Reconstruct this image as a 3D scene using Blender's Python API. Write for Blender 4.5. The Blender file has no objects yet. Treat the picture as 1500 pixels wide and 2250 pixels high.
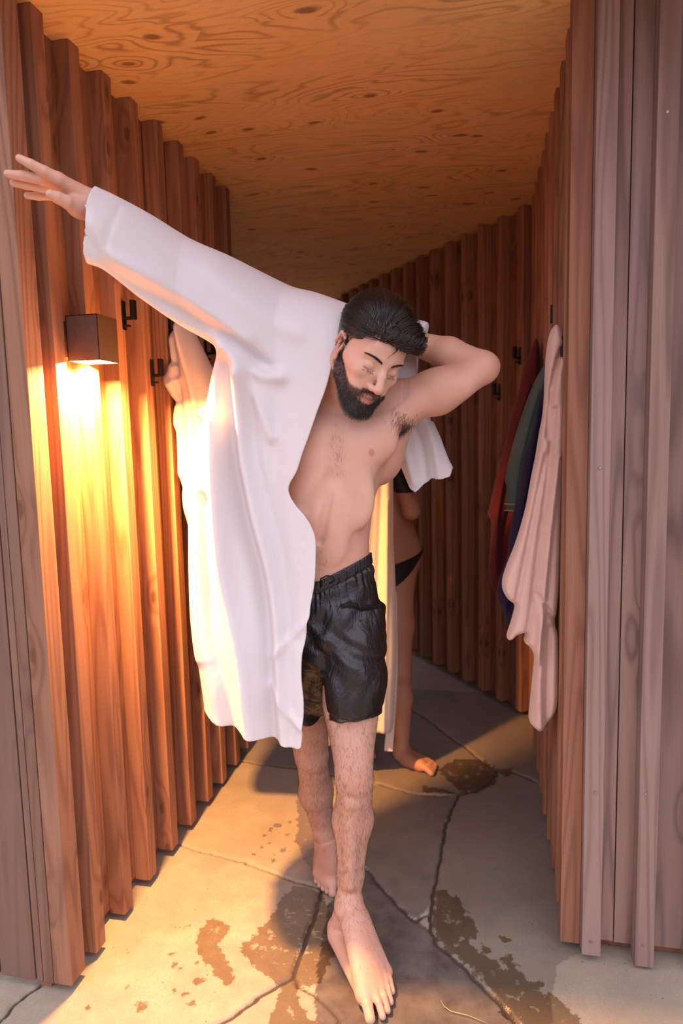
import bpy, bmesh, math, random
import numpy as np
from mathutils import Vector, Matrix, Euler
PI = math.pi
rnd = random.Random(7)
npr = np.random.RandomState(11)
D = bpy.data
SC = bpy.context.scene
COL = SC.collection

# ------------------------------------------------------------------ camera
CAM_H = 1.39
FPX = 1500.0                      # 24 mm lens on a 24 x 36 mm upright frame
cam_d = D.cameras.new('camera')
cam_d.sensor_fit = 'VERTICAL'; cam_d.sensor_height = 36.0; cam_d.sensor_width = 24.0
cam_d.lens = 24.0; cam_d.clip_start = 0.05; cam_d.clip_end = 200
cam_d.dof.use_dof = True; cam_d.dof.focus_distance = 1.70; cam_d.dof.aperture_fstop = 2.8
cam = D.objects.new('camera', cam_d); COL.objects.link(cam); SC.camera = cam
CM = (Matrix.Rotation(math.radians(11.9), 3, 'Z') @ Matrix.Rotation(math.radians(90-6.48), 3, 'X')
      @ Matrix.Rotation(math.radians(-1.37), 3, 'Z'))
cam.matrix_world = Matrix.Translation((0, 0, CAM_H)) @ CM.to_4x4()

# ------------------------------------------------------------------ world, exposure
SC.view_settings.view_transform = 'Standard'; SC.view_settings.look = 'None'
SC.view_settings.exposure = 0.0; SC.view_settings.gamma = 1.0
SC.view_settings.use_curve_mapping = False
W = D.worlds.new('world'); SC.world = W; W.use_nodes = True
wn, wl = W.node_tree.nodes, W.node_tree.links
wn.clear()
wo = wn.new('ShaderNodeOutputWorld'); wb = wn.new('ShaderNodeBackground')
wt = wn.new('ShaderNodeTexCoord'); wsep = wn.new('ShaderNodeSeparateXYZ')
wr = wn.new('ShaderNodeValToRGB')
wl.new(wt.outputs['Generated'], wsep.inputs[0]); wl.new(wsep.outputs['Z'], wr.inputs[0])
wmap = wn.new('ShaderNodeMapRange'); wl.new(wsep.outputs['Z'], wmap.inputs[0]); wmap.inputs[1].default_value = -1.0
wl.new(wmap.outputs[0], wr.inputs[0])
# ground half dim, low trees and walls round the yard dull, bright overcast overhead
for e, (p_, c_) in zip((wr.color_ramp.elements[0], wr.color_ramp.elements[1], wr.color_ramp.elements.new(0.6), wr.color_ramp.elements.new(0.72)),
                       ((0.40, (0.16, 0.14, 0.15, 1)), (1.0, (0.92, 0.86, 1.0, 1)), (0.53, (0.36, 0.33, 0.38, 1)), (0.68, (0.80, 0.74, 0.88, 1)))):
    e.position = p_; e.color = c_
wl.new(wr.outputs[0], wb.inputs['Color']); wb.inputs['Strength'].default_value = 2.6
wl.new(wb.outputs[0], wo.inputs[0])

# ------------------------------------------------------------------ lamps
def area(name, loc, rot, sx, sy, power, col, spread=PI):
    l = D.lights.new(name, 'AREA'); l.shape = 'RECTANGLE'; l.size = sx; l.size_y = sy
    l.energy = power; l.color = col; l.spread = spread
    o = D.objects.new(name, l); COL.objects.link(o); o.location = loc; o.rotation_euler = rot
    return o
# the lamp's own light, inside the mouth of the wall lamp
LAMP = (-0.985, 1.612, 1.600)
LAMP_W = 106.0
area('wall_lamp_light', LAMP, (0, 0, 0), 0.075, 0.05, LAMP_W, (1.0, 0.455, 0.13))

# ------------------------------------------------------------------ pixel -> world helpers (a known distance each time)
def ray(px, py):
    return CM @ Vector(((px-750)/FPX, -(py-1125)/FPX, -1.0))
def PY(px, py, y):
    d = ray(px, py); t = y/d.y; return Vector((0, 0, CAM_H)) + d*t
def PZ(px, py, z=0.0):
    d = ray(px, py); t = (z-CAM_H)/d.z; return Vector((0, 0, CAM_H)) + d*t
def PX(px, py, x):
    d = ray(px, py); t = x/d.x; return Vector((0, 0, CAM_H)) + d*t

# ------------------------------------------------------------------ object helpers
def link(o, parent=None):
    COL.objects.link(o)
    if parent: o.parent = parent
    return o
def mesh_obj(name, verts, faces, mat=None, parent=None, smooth=False):
    me = D.meshes.new(name)
    me.from_pydata([tuple(v) for v in verts], [], [tuple(int(i) for i in f) for f in faces]); me.update()
    if mat: me.materials.append(mat)
    if smooth: me.shade_smooth()
    return link(D.objects.new(name, me), parent)
def bm_obj(name, bm, mat=None, parent=None, smooth=False):
    me = D.meshes.new(name); bm.normal_update(); bm.to_mesh(me); bm.free()
    if mat: me.materials.append(mat)
    if smooth: me.shade_smooth()
    return link(D.objects.new(name, me), parent)
def empty(name, loc=(0, 0, 0), rz=0.0):
    o = D.objects.new(name, None); o.location = loc; o.rotation_euler = (0, 0, rz); o.empty_display_size = 0.1
    return link(o)
def tag(o, label=None, cat=None, group=None, kind=None):
    if label: o['label'] = label
    if cat: o['category'] = cat
    if group: o['group'] = group
    if kind: o['kind'] = kind
    return o
def add_box(bm, lo, hi, bevel=0.0, rot=None):
    lo = Vector(lo); hi = Vector(hi); c = (lo+hi)/2; s = hi-lo
    m = Matrix.Translation(c) @ (rot.to_4x4() if rot else Matrix.Identity(4)) @ Matrix.Diagonal((s.x, s.y, s.z, 1))
    g = bmesh.ops.create_cube(bm, size=1.0, matrix=m)
    if bevel > 0:
        es = set()
        for v in g['verts']:
            for e in v.link_edges: es.add(e)
        bmesh.ops.bevel(bm, geom=list(es), offset=bevel, segments=2, affect='EDGES', profile=0.6)
def tube(path, radii, seg=10, caps=True):
    """verts, faces of a tube along path"""
    pts = [Vector(p) for p in path]; n = len(pts); V = []; F = []
    up = None
    for i, p in enumerate(pts):
        t = (pts[min(i+1, n-1)] - pts[max(i-1, 0)]).normalized()
        if up is None:
            up = Vector((0, 0, 1)) if abs(t.z) < 0.9 else Vector((1, 0, 0))
        a = t.cross(up).normalized(); up = a.cross(t).normalized()
        r = radii[i] if hasattr(radii, '__len__') else radii
        for k in range(seg):
            th = 2*PI*k/seg
            V.append(p + (a*math.cos(th) + up*math.sin(th))*r)
    for i in range(n-1):
        for k in range(seg):
            k2 = (k+1) % seg
            F.append((i*seg+k, i*seg+k2, (i+1)*seg+k2, (i+1)*seg+k))
    if caps:
        F.append(tuple(range(seg-1, -1, -1))); F.append(tuple((n-1)*seg+k for k in range(seg)))
    return V, F

# ------------------------------------------------------------------ material helpers
def mat_new(name):
    m = D.materials.new(name); m.use_nodes = True
    nt = m.node_tree; nt.nodes.clear()
    out = nt.nodes.new('ShaderNodeOutputMaterial'); b = nt.nodes.new('ShaderNodeBsdfPrincipled')
    nt.links.new(b.outputs[0], out.inputs[0])
    return m, nt, b
class NT:
    def __init__(s, nt): s.nt = nt
    def n(s, typ, **kw):
        o = s.nt.nodes.new(typ)
        for k, v in kw.items(): setattr(o, k, v)
        return o
    def set(s, sock, v):
        if isinstance(v, bpy.types.NodeSocket): s.nt.links.new(v, sock)
        elif v is not None: sock.default_value = v
    def math(s, op, a, b=None, clamp=False):
        o = s.n('ShaderNodeMath', operation=op, use_clamp=clamp); s.set(o.inputs[0], a)
        if b is not None: s.set(o.inputs[1], b)
        return o.outputs[0]
    def noise(s, vec, scale, detail=3.0, rough=0.5, dist=0.0, out='Fac'):
        o = s.n('ShaderNodeTexNoise'); s.set(o.inputs['Vector'], vec)
        o.inputs['Scale'].default_value = scale; o.inputs['Detail'].default_value = detail
        o.inputs['Roughness'].default_value = rough; o.inputs['Distortion'].default_value = dist
        return o.outputs[out]
    def ramp(s, fac, stops, interp='LINEAR'):
        o = s.n('ShaderNodeValToRGB'); s.set(o.inputs[0], fac); cr = o.color_ramp; cr.interpolation = interp
        while len(cr.elements) < len(stops): cr.elements.new(0.5)
        for e, (p, c) in zip(cr.elements, stops):
            e.position = p; e.color = tuple(c)+(1,) if len(c) == 3 else c
        return o.outputs[0]
    def mix(s, fac, a, b, blend='MIX'):
        o = s.n('ShaderNodeMix', data_type='RGBA', blend_type=blend)
        s.set(o.inputs[0], fac)
        s.set(o.inputs[6], tuple(a)+(1,) if isinstance(a, tuple) and len(a) == 3 else a)
        s.set(o.inputs[7], tuple(b)+(1,) if isinstance(b, tuple) and len(b) == 3 else b)
        return o.outputs[2]
    def mapr(s, v, a, b, c, d, smooth=False):
        o = s.n('ShaderNodeMapRange', clamp=True)
        if smooth: o.interpolation_type = 'SMOOTHSTEP'
        s.set(o.inputs[0], v)
        for i, x in zip((1, 2, 3, 4), (a, b, c, d)): o.inputs[i].default_value = x
        return o.outputs[0]
    def vmath(s, op, a, b=None, sc=None):
        o = s.n('ShaderNodeVectorMath', operation=op); s.set(o.inputs[0], a)
        if b is not None: s.set(o.inputs[1], b)
        if sc is not None: s.set(o.inputs['Scale'], sc)
        return o.outputs[0]
    def comb(s, x, y, z):
        o = s.n('ShaderNodeCombineXYZ'); s.set(o.inputs[0], x); s.set(o.inputs[1], y); s.set(o.inputs[2], z)
        return o.outputs[0]
    def sep(s, v):
        o = s.n('ShaderNodeSeparateXYZ'); s.set(o.inputs[0], v); return o.outputs
    def bump(s, h, strength=0.3, dist=0.01):
        o = s.n('ShaderNodeBump'); s.set(o.inputs['Height'], h)
        o.inputs['Strength'].default_value = strength; o.inputs['Distance'].default_value = dist
        return o.outputs[0]

def wood_mat(name, light, mid, dark, knot=(0.13, 0.055, 0.03), grain=1.0, weather=None):
    """sawn softwood with the grain running up the board; every board gets its own offset"""
    m, nt, b = mat_new(name); N = NT(nt)
    tc = N.n('ShaderNodeTexCoord'); oi = N.n('ShaderNodeObjectInfo')
    r = oi.outputs['Random']
    offs = N.comb(N.math('MULTIPLY', r, 37.0), N.math('MULTIPLY', r, 91.0), N.math('MULTIPLY', r, 53.0))
    p = N.vmath('ADD', tc.outputs['Object'], offs)
    # knots: one voronoi cell every half metre or so along the board
    sx = N.sep(p); kp = N.comb(N.math('MULTIPLY', N.math('ADD', sx[0], sx[1]), 9.0), N.math('MULTIPLY', sx[2], 3.4), 0.0)
    vor = N.n('ShaderNodeTexVoronoi', feature='F1', voronoi_dimensions='2D'); nt.links.new(kp, vor.inputs['Vector']); vor.inputs['Scale'].default_value = 1.0
    dk = vor.outputs['Distance']
    csep = N.n('ShaderNodeSeparateColor'); nt.links.new(vor.outputs['Color'], csep.inputs[0])
    on = N.math('GREATER_THAN', csep.outputs[0], 0.74)
    near = N.math('MULTIPLY', N.mapr(dk, 0.05, 0.40, 1.0, 0.0, True), on)
    core = N.math('MULTIPLY', N.mapr(dk, 0.045, 0.10, 1.0, 0.0, True), on)
    # growth rings, bent round the knots
    gp = N.vmath('MULTIPLY', p, (7.0, 7.0, 0.42))
    gn = N.noise(gp, 1.0, 2.0, 0.45)
    gn = N.math('ADD', gn, N.math('MULTIPLY', near, 0.075))
    rings = N.math('SINE', N.math('MULTIPLY', gn, 95.0))
    rings = N.mapr(rings, -1, 1, 0, 1)
    rings = N.math('POWER', rings, 2.2)
    fine = N.noise(N.vmath('MULTIPLY', p, (330.0, 330.0, 6.0)), 1.0, 2.0, 0.6)
    patch = N.noise(N.vmath('MULTIPLY', p, (3.0, 3.0, 1.1)), 1.0, 3.0, 0.55)
    c = N.mix(N.mapr(patch, 0.3, 0.7, 0, 1), mid, light)
    c = N.mix(N.math('MULTIPLY', rings, 0.50*grain), c, dark)
    c = N.mix(N.mapr(fine, 0.35, 0.75, 0.0, 0.28), c, dark)
    tint = N.mapr(r, 0, 1, 0.80, 1.12)
    tv = N.vmath('SCALE', c, sc=tint)
    c = N.mix(N.math('MULTIPLY', near, 0.28), tv, dark)
    c = N.mix(N.math('MULTIPLY', core, 0.85), c, knot)
    if weather:
        wz = N.noise(N.vmath('MULTIPLY', p, (1.5, 1.5, 0.5)), 1.0, 4.0, 0.6)
        c = N.mix(N.mapr(wz, 0.35, 0.65, 0.1, 0.55), c, weather)
    nt.links.new(c, b.inputs['Base Color'])
    b.inputs['Roughness'].default_value = 0.72; b.inputs['Specular IOR Level'].default_value = 0.25
    nt.links.new(N.bump(N.math('ADD', N.math('MULTIPLY', rings, -0.6), fine), 0.25, 0.0012), b.inputs['Normal'])
    return m

M_BATTEN = wood_mat('batten_wood', (0.44, 0.208, 0.117), (0.35, 0.157, 0.086), (0.175, 0.066, 0.037))
M_BOARD = wood_mat('backing_board_wood', (0.38, 0.172, 0.092), (0.30, 0.130, 0.069), (0.15, 0.056, 0.032))
M_POST = wood_mat('corner_post_wood', (0.30, 0.135, 0.085), (0.24, 0.105, 0.065), (0.13, 0.05, 0.03))
M_EDGE = wood_mat('corner_batten_wood', (0.34, 0.175, 0.110), (0.27, 0.135, 0.083), (0.14, 0.058, 0.036))
M_END = wood_mat('weathered_end_wood', (0.25, 0.135, 0.090), (0.195, 0.100, 0.068), (0.10, 0.045, 0.032), weather=(0.18, 0.110, 0.088))
M_WEATHER = wood_mat('weathered_facade_wood', (0.36, 0.225, 0.175), (0.28, 0.168, 0.130), (0.095, 0.045, 0.034),
                     knot=(0.10, 0.06, 0.045), weather=(0.29, 0.205, 0.190), grain=1.5)

def plywood():
    m, nt, b = mat_new('ceiling_plywood'); N = NT(nt)
    tc = N.n('ShaderNodeTexCoord'); p = tc.outputs['Object']
    kp = N.vmath('MULTIPLY', N.vmath('ADD', p, N.vmath('SCALE', N.noise(p, 3.0, 1.0, out='Color'), sc=0.12)), (4.3, 8.5, 1.0))
    vor = N.n('ShaderNodeTexVoronoi', feature='F1', voronoi_dimensions='2D'); nt.links.new(kp, vor.inputs['Vector']); vor.inputs['Scale'].default_value = 1.0
    vor.inputs['Randomness'].default_value = 1.0
    dk = vor.outputs['Distance']
    cs = N.n('ShaderNodeSeparateColor'); nt.links.new(vor.outputs['Color'], cs.inputs[0])
    on = N.math('GREATER_THAN', cs.outputs[1], 0.70)
    near = N.math('MULTIPLY', N.mapr(dk, 0.0, 0.6, 1.0, 0.0, True), on)
    core = N.math('MULTIPLY', N.mapr(dk, 0.05, 0.13, 1.0, 0.0, True), on)
    gn = N.noise(N.vmath('MULTIPLY', p, (1.1, 5.2, 1.0)), 1.0, 3.5, 0.42, 0.4)
    gn = N.math('ADD', gn, N.math('MULTIPLY', near, 0.13))
    s = N.math('SINE', N.math('MULTIPLY', gn, 120.0))
    line = N.math('POWER', N.mapr(s, -1, 1, 0, 1), 5.0)
    vary = N.noise(N.vmath('MULTIPLY', p, (1.0, 3.0, 1.0)), 2.0, 2.0)
    line = N.math('MULTIPLY', line, N.mapr(vary, 0.35, 0.65, 0.15, 0.8))
    fleck = N.noise(N.vmath('MULTIPLY', p, (25.0, 160.0, 1.0)), 1.0, 2.0, 0.6)
    patch = N.noise(p, 1.7, 3.0)
    c = N.mix(N.mapr(patch, 0.3, 0.7, 0, 1), (0.85, 0.47, 0.185), (0.91, 0.55, 0.235))
    c = N.mix(N.math('MULTIPLY', line, 0.85), c, (0.40, 0.17, 0.06))
    c = N.mix(N.mapr(fleck, 0.5, 0.8, 0.0, 0.3), c, (0.42, 0.19, 0.07))
    c = N.mix(N.math('MULTIPLY', core, 0.8), c, (0.20, 0.07, 0.03))
    nt.links.new(c, b.inputs['Base Color'])
    b.inputs['Roughness'].default_value = 0.62; b.inputs['Specular IOR Level'].default_value = 0.3
    nt.links.new(N.bump(line, -0.1, 0.001), b.inputs['Normal'])
    return m
M_PLY = plywood()

# ------------------------------------------------------------------ setting: walls of boards and upright battens
CZ = 2.395                         # ceiling height
BAT_W, BAT_D = 0.046, 0.050
def batten(parent, x, y, ang, z0, z1, w=BAT_W, d=BAT_D, mat=M_BATTEN, name='batten'):
    """upright batten: its back face centre sits at (x, y); ang = direction its front looks to"""
    bm = bmesh.new()
    add_box(bm, (0.0, -w/2, 0.0), (d, w/2, z1-z0), bevel=0.0022)
    o = bm_obj(name, bm, mat, parent)
    o.location = (x, y, z0); o.rotation_euler = (rnd.uniform(-.0012, .0012), rnd.uniform(-.0012, .0012), ang)
    return o
def board_wall(name, a, b, z0, z1, thick, mat, side):
    """closely set upright boards from a to b, one mesh, with narrow grooves between boards"""
    a = Vector(a); b = Vector(b); L = (b-a).length; t = (b-a)/L; nrm = Vector((-t.y, t.x))*side
    bm = bmesh.new(); n = max(1, round(L/0.152)); w = L/n
    ang = math.atan2(t.y, t.x); rot = Matrix.Rotation(ang, 3, 'Z')
    for i in range(n):
        c = a + t*(w*(i+0.5)) + nrm*(thick/2)
        s = Vector((w-0.003, thick, z1-z0))
        m = Matrix.Translation((c.x, c.y, (z0+z1)/2)) @ rot.to_4x4() @ Matrix.Diagonal((s.x, s.y, s.z, 1))
        bmesh.ops.create_cube(bm, size=1.0, matrix=m)
    c = (a+b)/2 + nrm*(thick+0.012)
    m = Matrix.Translation((c.x, c.y, (z1-0.012)/2)) @ rot.to_4x4() @ Matrix.Diagonal((L, 0.03, z1+0.012, 1))
    bmesh.ops.create_cube(bm, size=1.0, matrix=m)
    o = bm_obj(name, bm, mat); tag(o, kind='structure'); return o

# left wall: boards at x = -1.07, battens out to -1.02
wall_left = board_wall('wall_left', (-1.07, 1.412), (-1.07, 2.79), 0.030, CZ, 0.02, M_BOARD, 1)
ys = [1.431, 1.537, 1.687, 1.838, 1.995, 2.147, 2.303, 2.446, 2.600, 2.745]
for i, y in enumerate(ys):
    w = 0.062 if i == 0 else BAT_W
    batten(wall_left, -1.07, y, 0, 0.022+rnd.uniform(-.004, .004), CZ-0.001, w=w, d=0.05, mat=M_EDGE if i == 0 else M_BATTEN)
# the left wall's outer end face, looking at the yard
wall_left_front = tag(empty('wall_front_left'), kind='structure')
def slab(name, lo, hi, mat, parent=None, bevel=0.002):
    bm = bmesh.new(); lo = Vector(lo); hi = Vector(hi)
    c = Vector(((lo.x+hi.x)/2, (lo.y+hi.y)/2, lo.z))
    add_box(bm, lo-c, hi-c, bevel)
    o = bm_obj(name, bm, mat, parent); o.location = c
    return o
slab('end_board', (-1.225, 1.402, 0.02), (-1.125, 1.425, CZ+.25), M_END, wall_left_front)
slab('end_board', (-1.121, 1.402, 0.02), (-1.103, 1.425, CZ+.25), M_END, wall_left_front)
slab('end_board', (-1.100, 1.400, 0.02), (-1.072, 1.425, CZ+.25), M_END, wall_left_front)
for i in range(6):
    slab('end_board', (-1.229-0.16*(i+1), 1.404, 0.02), (-1.233-0.16*i, 1.425, CZ+.25), M_END, wall_left_front)
# left wall turns away from the corridor at its far end
DIRF = Vector((-0.58, 0.815)).normalized(); NF = Vector((-DIRF.y, DIRF.x))   # NF points back to the corridor side
NFc = Vector((-0.815, -0.58)).normalized()
wall_turn = board_wall('wall_far_left', (-1.07, 2.80), tuple(Vector((-1.07, 2.80)) + DIRF*3.2), 0.03, CZ, 0.02, M_BOARD, 1)

# right wall, seen almost edge-on, then bending left
wall_right = board_wall('wall_right', (0.252, 1.79), (0.252, 3.34), 0.030, CZ, 0.02, M_BOARD, -1)
for i in range(10):
    if i == 0:
        continue
    batten(wall_right, 0.252, 1.800+0.1545*i, PI, 0.022, CZ-0.001, d=0.047)
slab('corner_post', (0.199, 1.770, 0.022), (0.249, 1.822, CZ+0.25), M_POST, wall_right)
fa = Vector((0.236, 3.30))
wall_far = board_wall('wall_far_right', tuple(fa), tuple(fa + DIRF*2.32), 0.03, CZ, 0.02, M_BOARD, -1)
for i in range(14):
    p = fa + DIRF*(0.06+0.1545*i)
    batten(wall_far, p.x, p.y, math.atan2(NFc.y, NFc.x), 0.022, CZ-0.001)

# outer face to the right of the opening: weathered boards and two battens
wall_fr = tag(empty('wall_front_right'), kind='structure')
slab('backing_board', (0.26, 1.811, 0.0), (1.56, 1.83, CZ+.3), M_BOARD, wall_fr)
slab('facade_board', (0.2515, 1.782, 0.03), (0.300, 1.806, CZ+.3), M_WEATHER, wall_fr)
slab('facade_board', (0.303, 1.785, 0.03), (0.335, 1.806, CZ+.3), M_WEATHER, wall_fr)
slab('facade_board', (0.337, 1.782, 0.03), (0.420, 1.806, CZ+.3), M_WEATHER, wall_fr)
for i in range(8):
    slab('facade_board', (0.423+0.142*i, 1.786, 0.03), (0.562+0.142*i, 1.808, CZ+.3), M_WEATHER, wall_fr)
slab('facade_batten', (0.2495, 1.735, 0.02), (0.296, 1.7815, CZ+.3), M_WEATHER, wall_fr)
slab('facade_batten', (0.379, 1.733, 0.008), (0.425, 1.7815, CZ+.3), M_WEATHER, wall_fr)
for i in range(7):
    slab('facade_batten', (0.512+0.135*i, 1.733, 0.02), (0.558+0.135*i, 1.7855, CZ+.3), M_WEATHER, wall_fr)

# added boarded wall, out of sight, cuts far sky light; gap lets some in
wall_sky_block = board_wall('wall_sky_block', (-4.4, 7.2), (1.6, 7.2), 0.03, 2.6, 0.02, M_BOARD, 1)
# ceiling: plywood sheets over the whole passage, front edge just past the outer faces
def sheet(name, poly, z, th, mat):
    bm = bmesh.new(); vs = [bm.verts.new((x, y, z)) for x, y in poly]; f = bm.faces.new(vs)
    r = bmesh.ops.extrude_face_region(bm, geom=[f])
    for v in [g for g in r['geom'] if isinstance(g, bmesh.types.BMVert)]: v.co.z += th
    bmesh.ops.recalc_face_normals(bm, faces=bm.faces)
    return bm_obj(name, bm, mat)
ceil = sheet('ceiling', [(-1.6, 1.18), (1.4, 1.18), (1.4, 2.776), (-1.6, 2.776)], CZ, 0.03, M_PLY); tag(ceil, kind='structure')
ceil2 = sheet('ceiling', [(-4.2, 2.78), (1.4, 2.78), (1.4, 5.25), (-4.2, 5.25)], CZ+0.001, 0.03, M_PLY); tag(ceil2, kind='structure')
# ------------------------------------------------------------------ floor: stone flags with joints, dark wet patches
def seg_dist(P, poly):
    """distance of points P (n,2) to a polyline"""
    best = np.full(len(P), 9.0)
    for a, b in zip(poly[:-1], poly[1:]):
        ab = b-a; t = np.clip(((P-a)@ab)/(ab@ab+1e-12), 0, 1)
        d = np.linalg.norm(P-(a+t[:, None]*ab), axis=1)
        best = np.minimum(best, d)
    return best
def in_poly(P, poly):
    ins = np.zeros(len(P), bool); n = len(poly)
    for i in range(n):
        a, b = poly[i], poly[(i+1) % n]
        c = ((a[1] > P[:, 1]) != (b[1] > P[:, 1]))
        with np.errstate(divide='ignore', invalid='ignore'):
            x = (b[0]-a[0])*(P[:, 1]-a[1])/(b[1]-a[1]+1e-12)+a[0]
        ins ^= c & (P[:, 0] < x)
    return ins
def fl(pts): return np.array([[*PZ(x, y).xy] for x, y in pts])
JOINTS = [  # (points on the floor, width in m)
 ([(706,1948),(698,1985),(684,2030),(668,2068),(655,2110),(641,2145),(600,2170),(552,2200),(502,2236),(470,2256)], .0065),
 ([(807,1908),(833,1943),(872,1985),(913,2024)], .005),
 ([(999,1760),(980,1808),(964,1900),(948,1976),(944,2040),(960,2072),(1020,2124),(1076,2180),(1136,2246),(1160,2275)], .0065),
 ([(835,1722),(900,1742),(960,1748),(1020,1744),(1076,1720),(1094,1692),(1060,1672),(1020,1640),(980,1612),(940,1580),(905,1560)], .0045),
 ([(1094,1692),(1124,1694),(1176,1716)], .005),
 ([(999,1760),(1008,1747)], .006),
 ([(390,1850),(411,1861),(467,1875),(537,1894),(649,1936),(703,1950)], .0022),
 ([(647,2147),(657,2167),(687,2183),(717,2203),(740,2230),(748,2262)], .0035),
 ([(-20,2262),(0,2240),(35,2200),(75,2174),(90,2160)], .006),
 ([(532,1672),(583,1680),(640,1686),(720,1700),(835,1722)], .005),
 ([(913,2024),(948,2000)], .003),
]
SLAB_SHADES = [([(1005,1745),(1076,1722),(1096,1692),(1176,1716),(1260,1720),(1300,2090),(1500,2110),(1500,2300),(1170,2300),(1136,2244),(1076,2180),(1020,2124),(960,2072),(948,2040),(952,1976),(968,1900),(984,1808)], 0.52),  # dark stone tones, with shade on the floor painted into them
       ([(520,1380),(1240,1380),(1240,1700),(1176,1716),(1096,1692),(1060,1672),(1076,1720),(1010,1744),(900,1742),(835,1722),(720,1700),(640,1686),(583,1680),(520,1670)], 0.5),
       ([(1215,2300),(1213,2190),(1222,2120),(1262,2098),(1300,2085),(1520,2085),(1520,2300)], 0.0),  # daylit corner kept pale, cut out of the dark stone
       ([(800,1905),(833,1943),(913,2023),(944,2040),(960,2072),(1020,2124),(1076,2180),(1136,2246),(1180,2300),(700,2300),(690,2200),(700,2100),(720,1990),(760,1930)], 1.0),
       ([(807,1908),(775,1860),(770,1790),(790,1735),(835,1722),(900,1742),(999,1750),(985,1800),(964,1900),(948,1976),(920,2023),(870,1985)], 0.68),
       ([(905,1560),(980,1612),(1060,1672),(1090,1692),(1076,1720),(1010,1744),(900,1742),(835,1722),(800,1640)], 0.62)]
WETS = [
 [(430,2075),(437,2042),(455,2024),(482,2018),(500,2030),(498,2050),(482,2068),(484,2088),(500,2112),(515,2135),(519,2150),(508,2162),(488,2156),(462,2130),(444,2104)],
 [(530,2070),(548,2062),(590,2020),(612,1985),(640,1950),(676,1950),(700,1962),(740,2010),(740,2090),(700,2160),(660,2170),(655,2200),(700,2260),(600,2262),(592,2230),(620,2180),(608,2150),(560,2130),(540,2100)],
 [(650,1735),(676,1722),(720,1740),(735,1880),(700,1925),(668,1890),(650,1850),(655,1800)],
 [(955,1950),(985,1958),(1010,1975),(1020,2005),(1040,2022),(1052,2045),(1040,2062),(1012,2058),(1000,2085),(1004,2105),(960,2062),(948,2020)],
 [(990,2095),(1016,2066),(1050,2082),(1085,2110),(1100,2130),(1135,2125),(1158,2150),(1180,2175),(1198,2190),(1215,2180),(1240,2205),(1290,2262),(1140,2262),(1100,2225),(1085,2185),(1070,2160),(1045,2120),(1020,2115)],
 [(960,1690),(1000,1668),(1060,1668),(1100,1690),(1090,1722),(1050,1738),(1010,1736),(985,1715)],
 [(1100,1690),(1130,1686),(1125,1700),(1108,1706)],
 [(930,1725),(1000,1740),(1060,1735),(1040,1745),(930,1740)],
 [(440,2055),(446,2047),(456,2049),(450,2060)],
 [(300,2205),(312,2195),(330,2212),(322,2222),(305,2222)],
]
DROPS = [(1108,2065,8),(1044,2048,5),(1037,2103,6),(1041,2128,8),(1061,2130,7),(1065,2087,10),(1022,2072,8),(1118,2112,12),(1128,2135,10),(1180,2165,9),(1186,2182,6),(1174,2203,8),
         (610,1813,8),(595,1821,5),(637,1805,4),(633,1833,4),(583,1835,3),(576,1860,2.5),(558,1874,2.5),(548,1881,2),(600,1890,4),(620,1868,8),(608,1878,4),(538,1895,2.5),(590,1850,2),
         (385,2120,5),(375,2095,4),(430,2110,3),(394,2130,5),(437,2155,8),(380,2175,5),(273,2176,3),(192,2210,3),(350,2160,3),(405,2185,4),(418,2205,6),(280,2088,2.5),(410,2035,3)]
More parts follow.
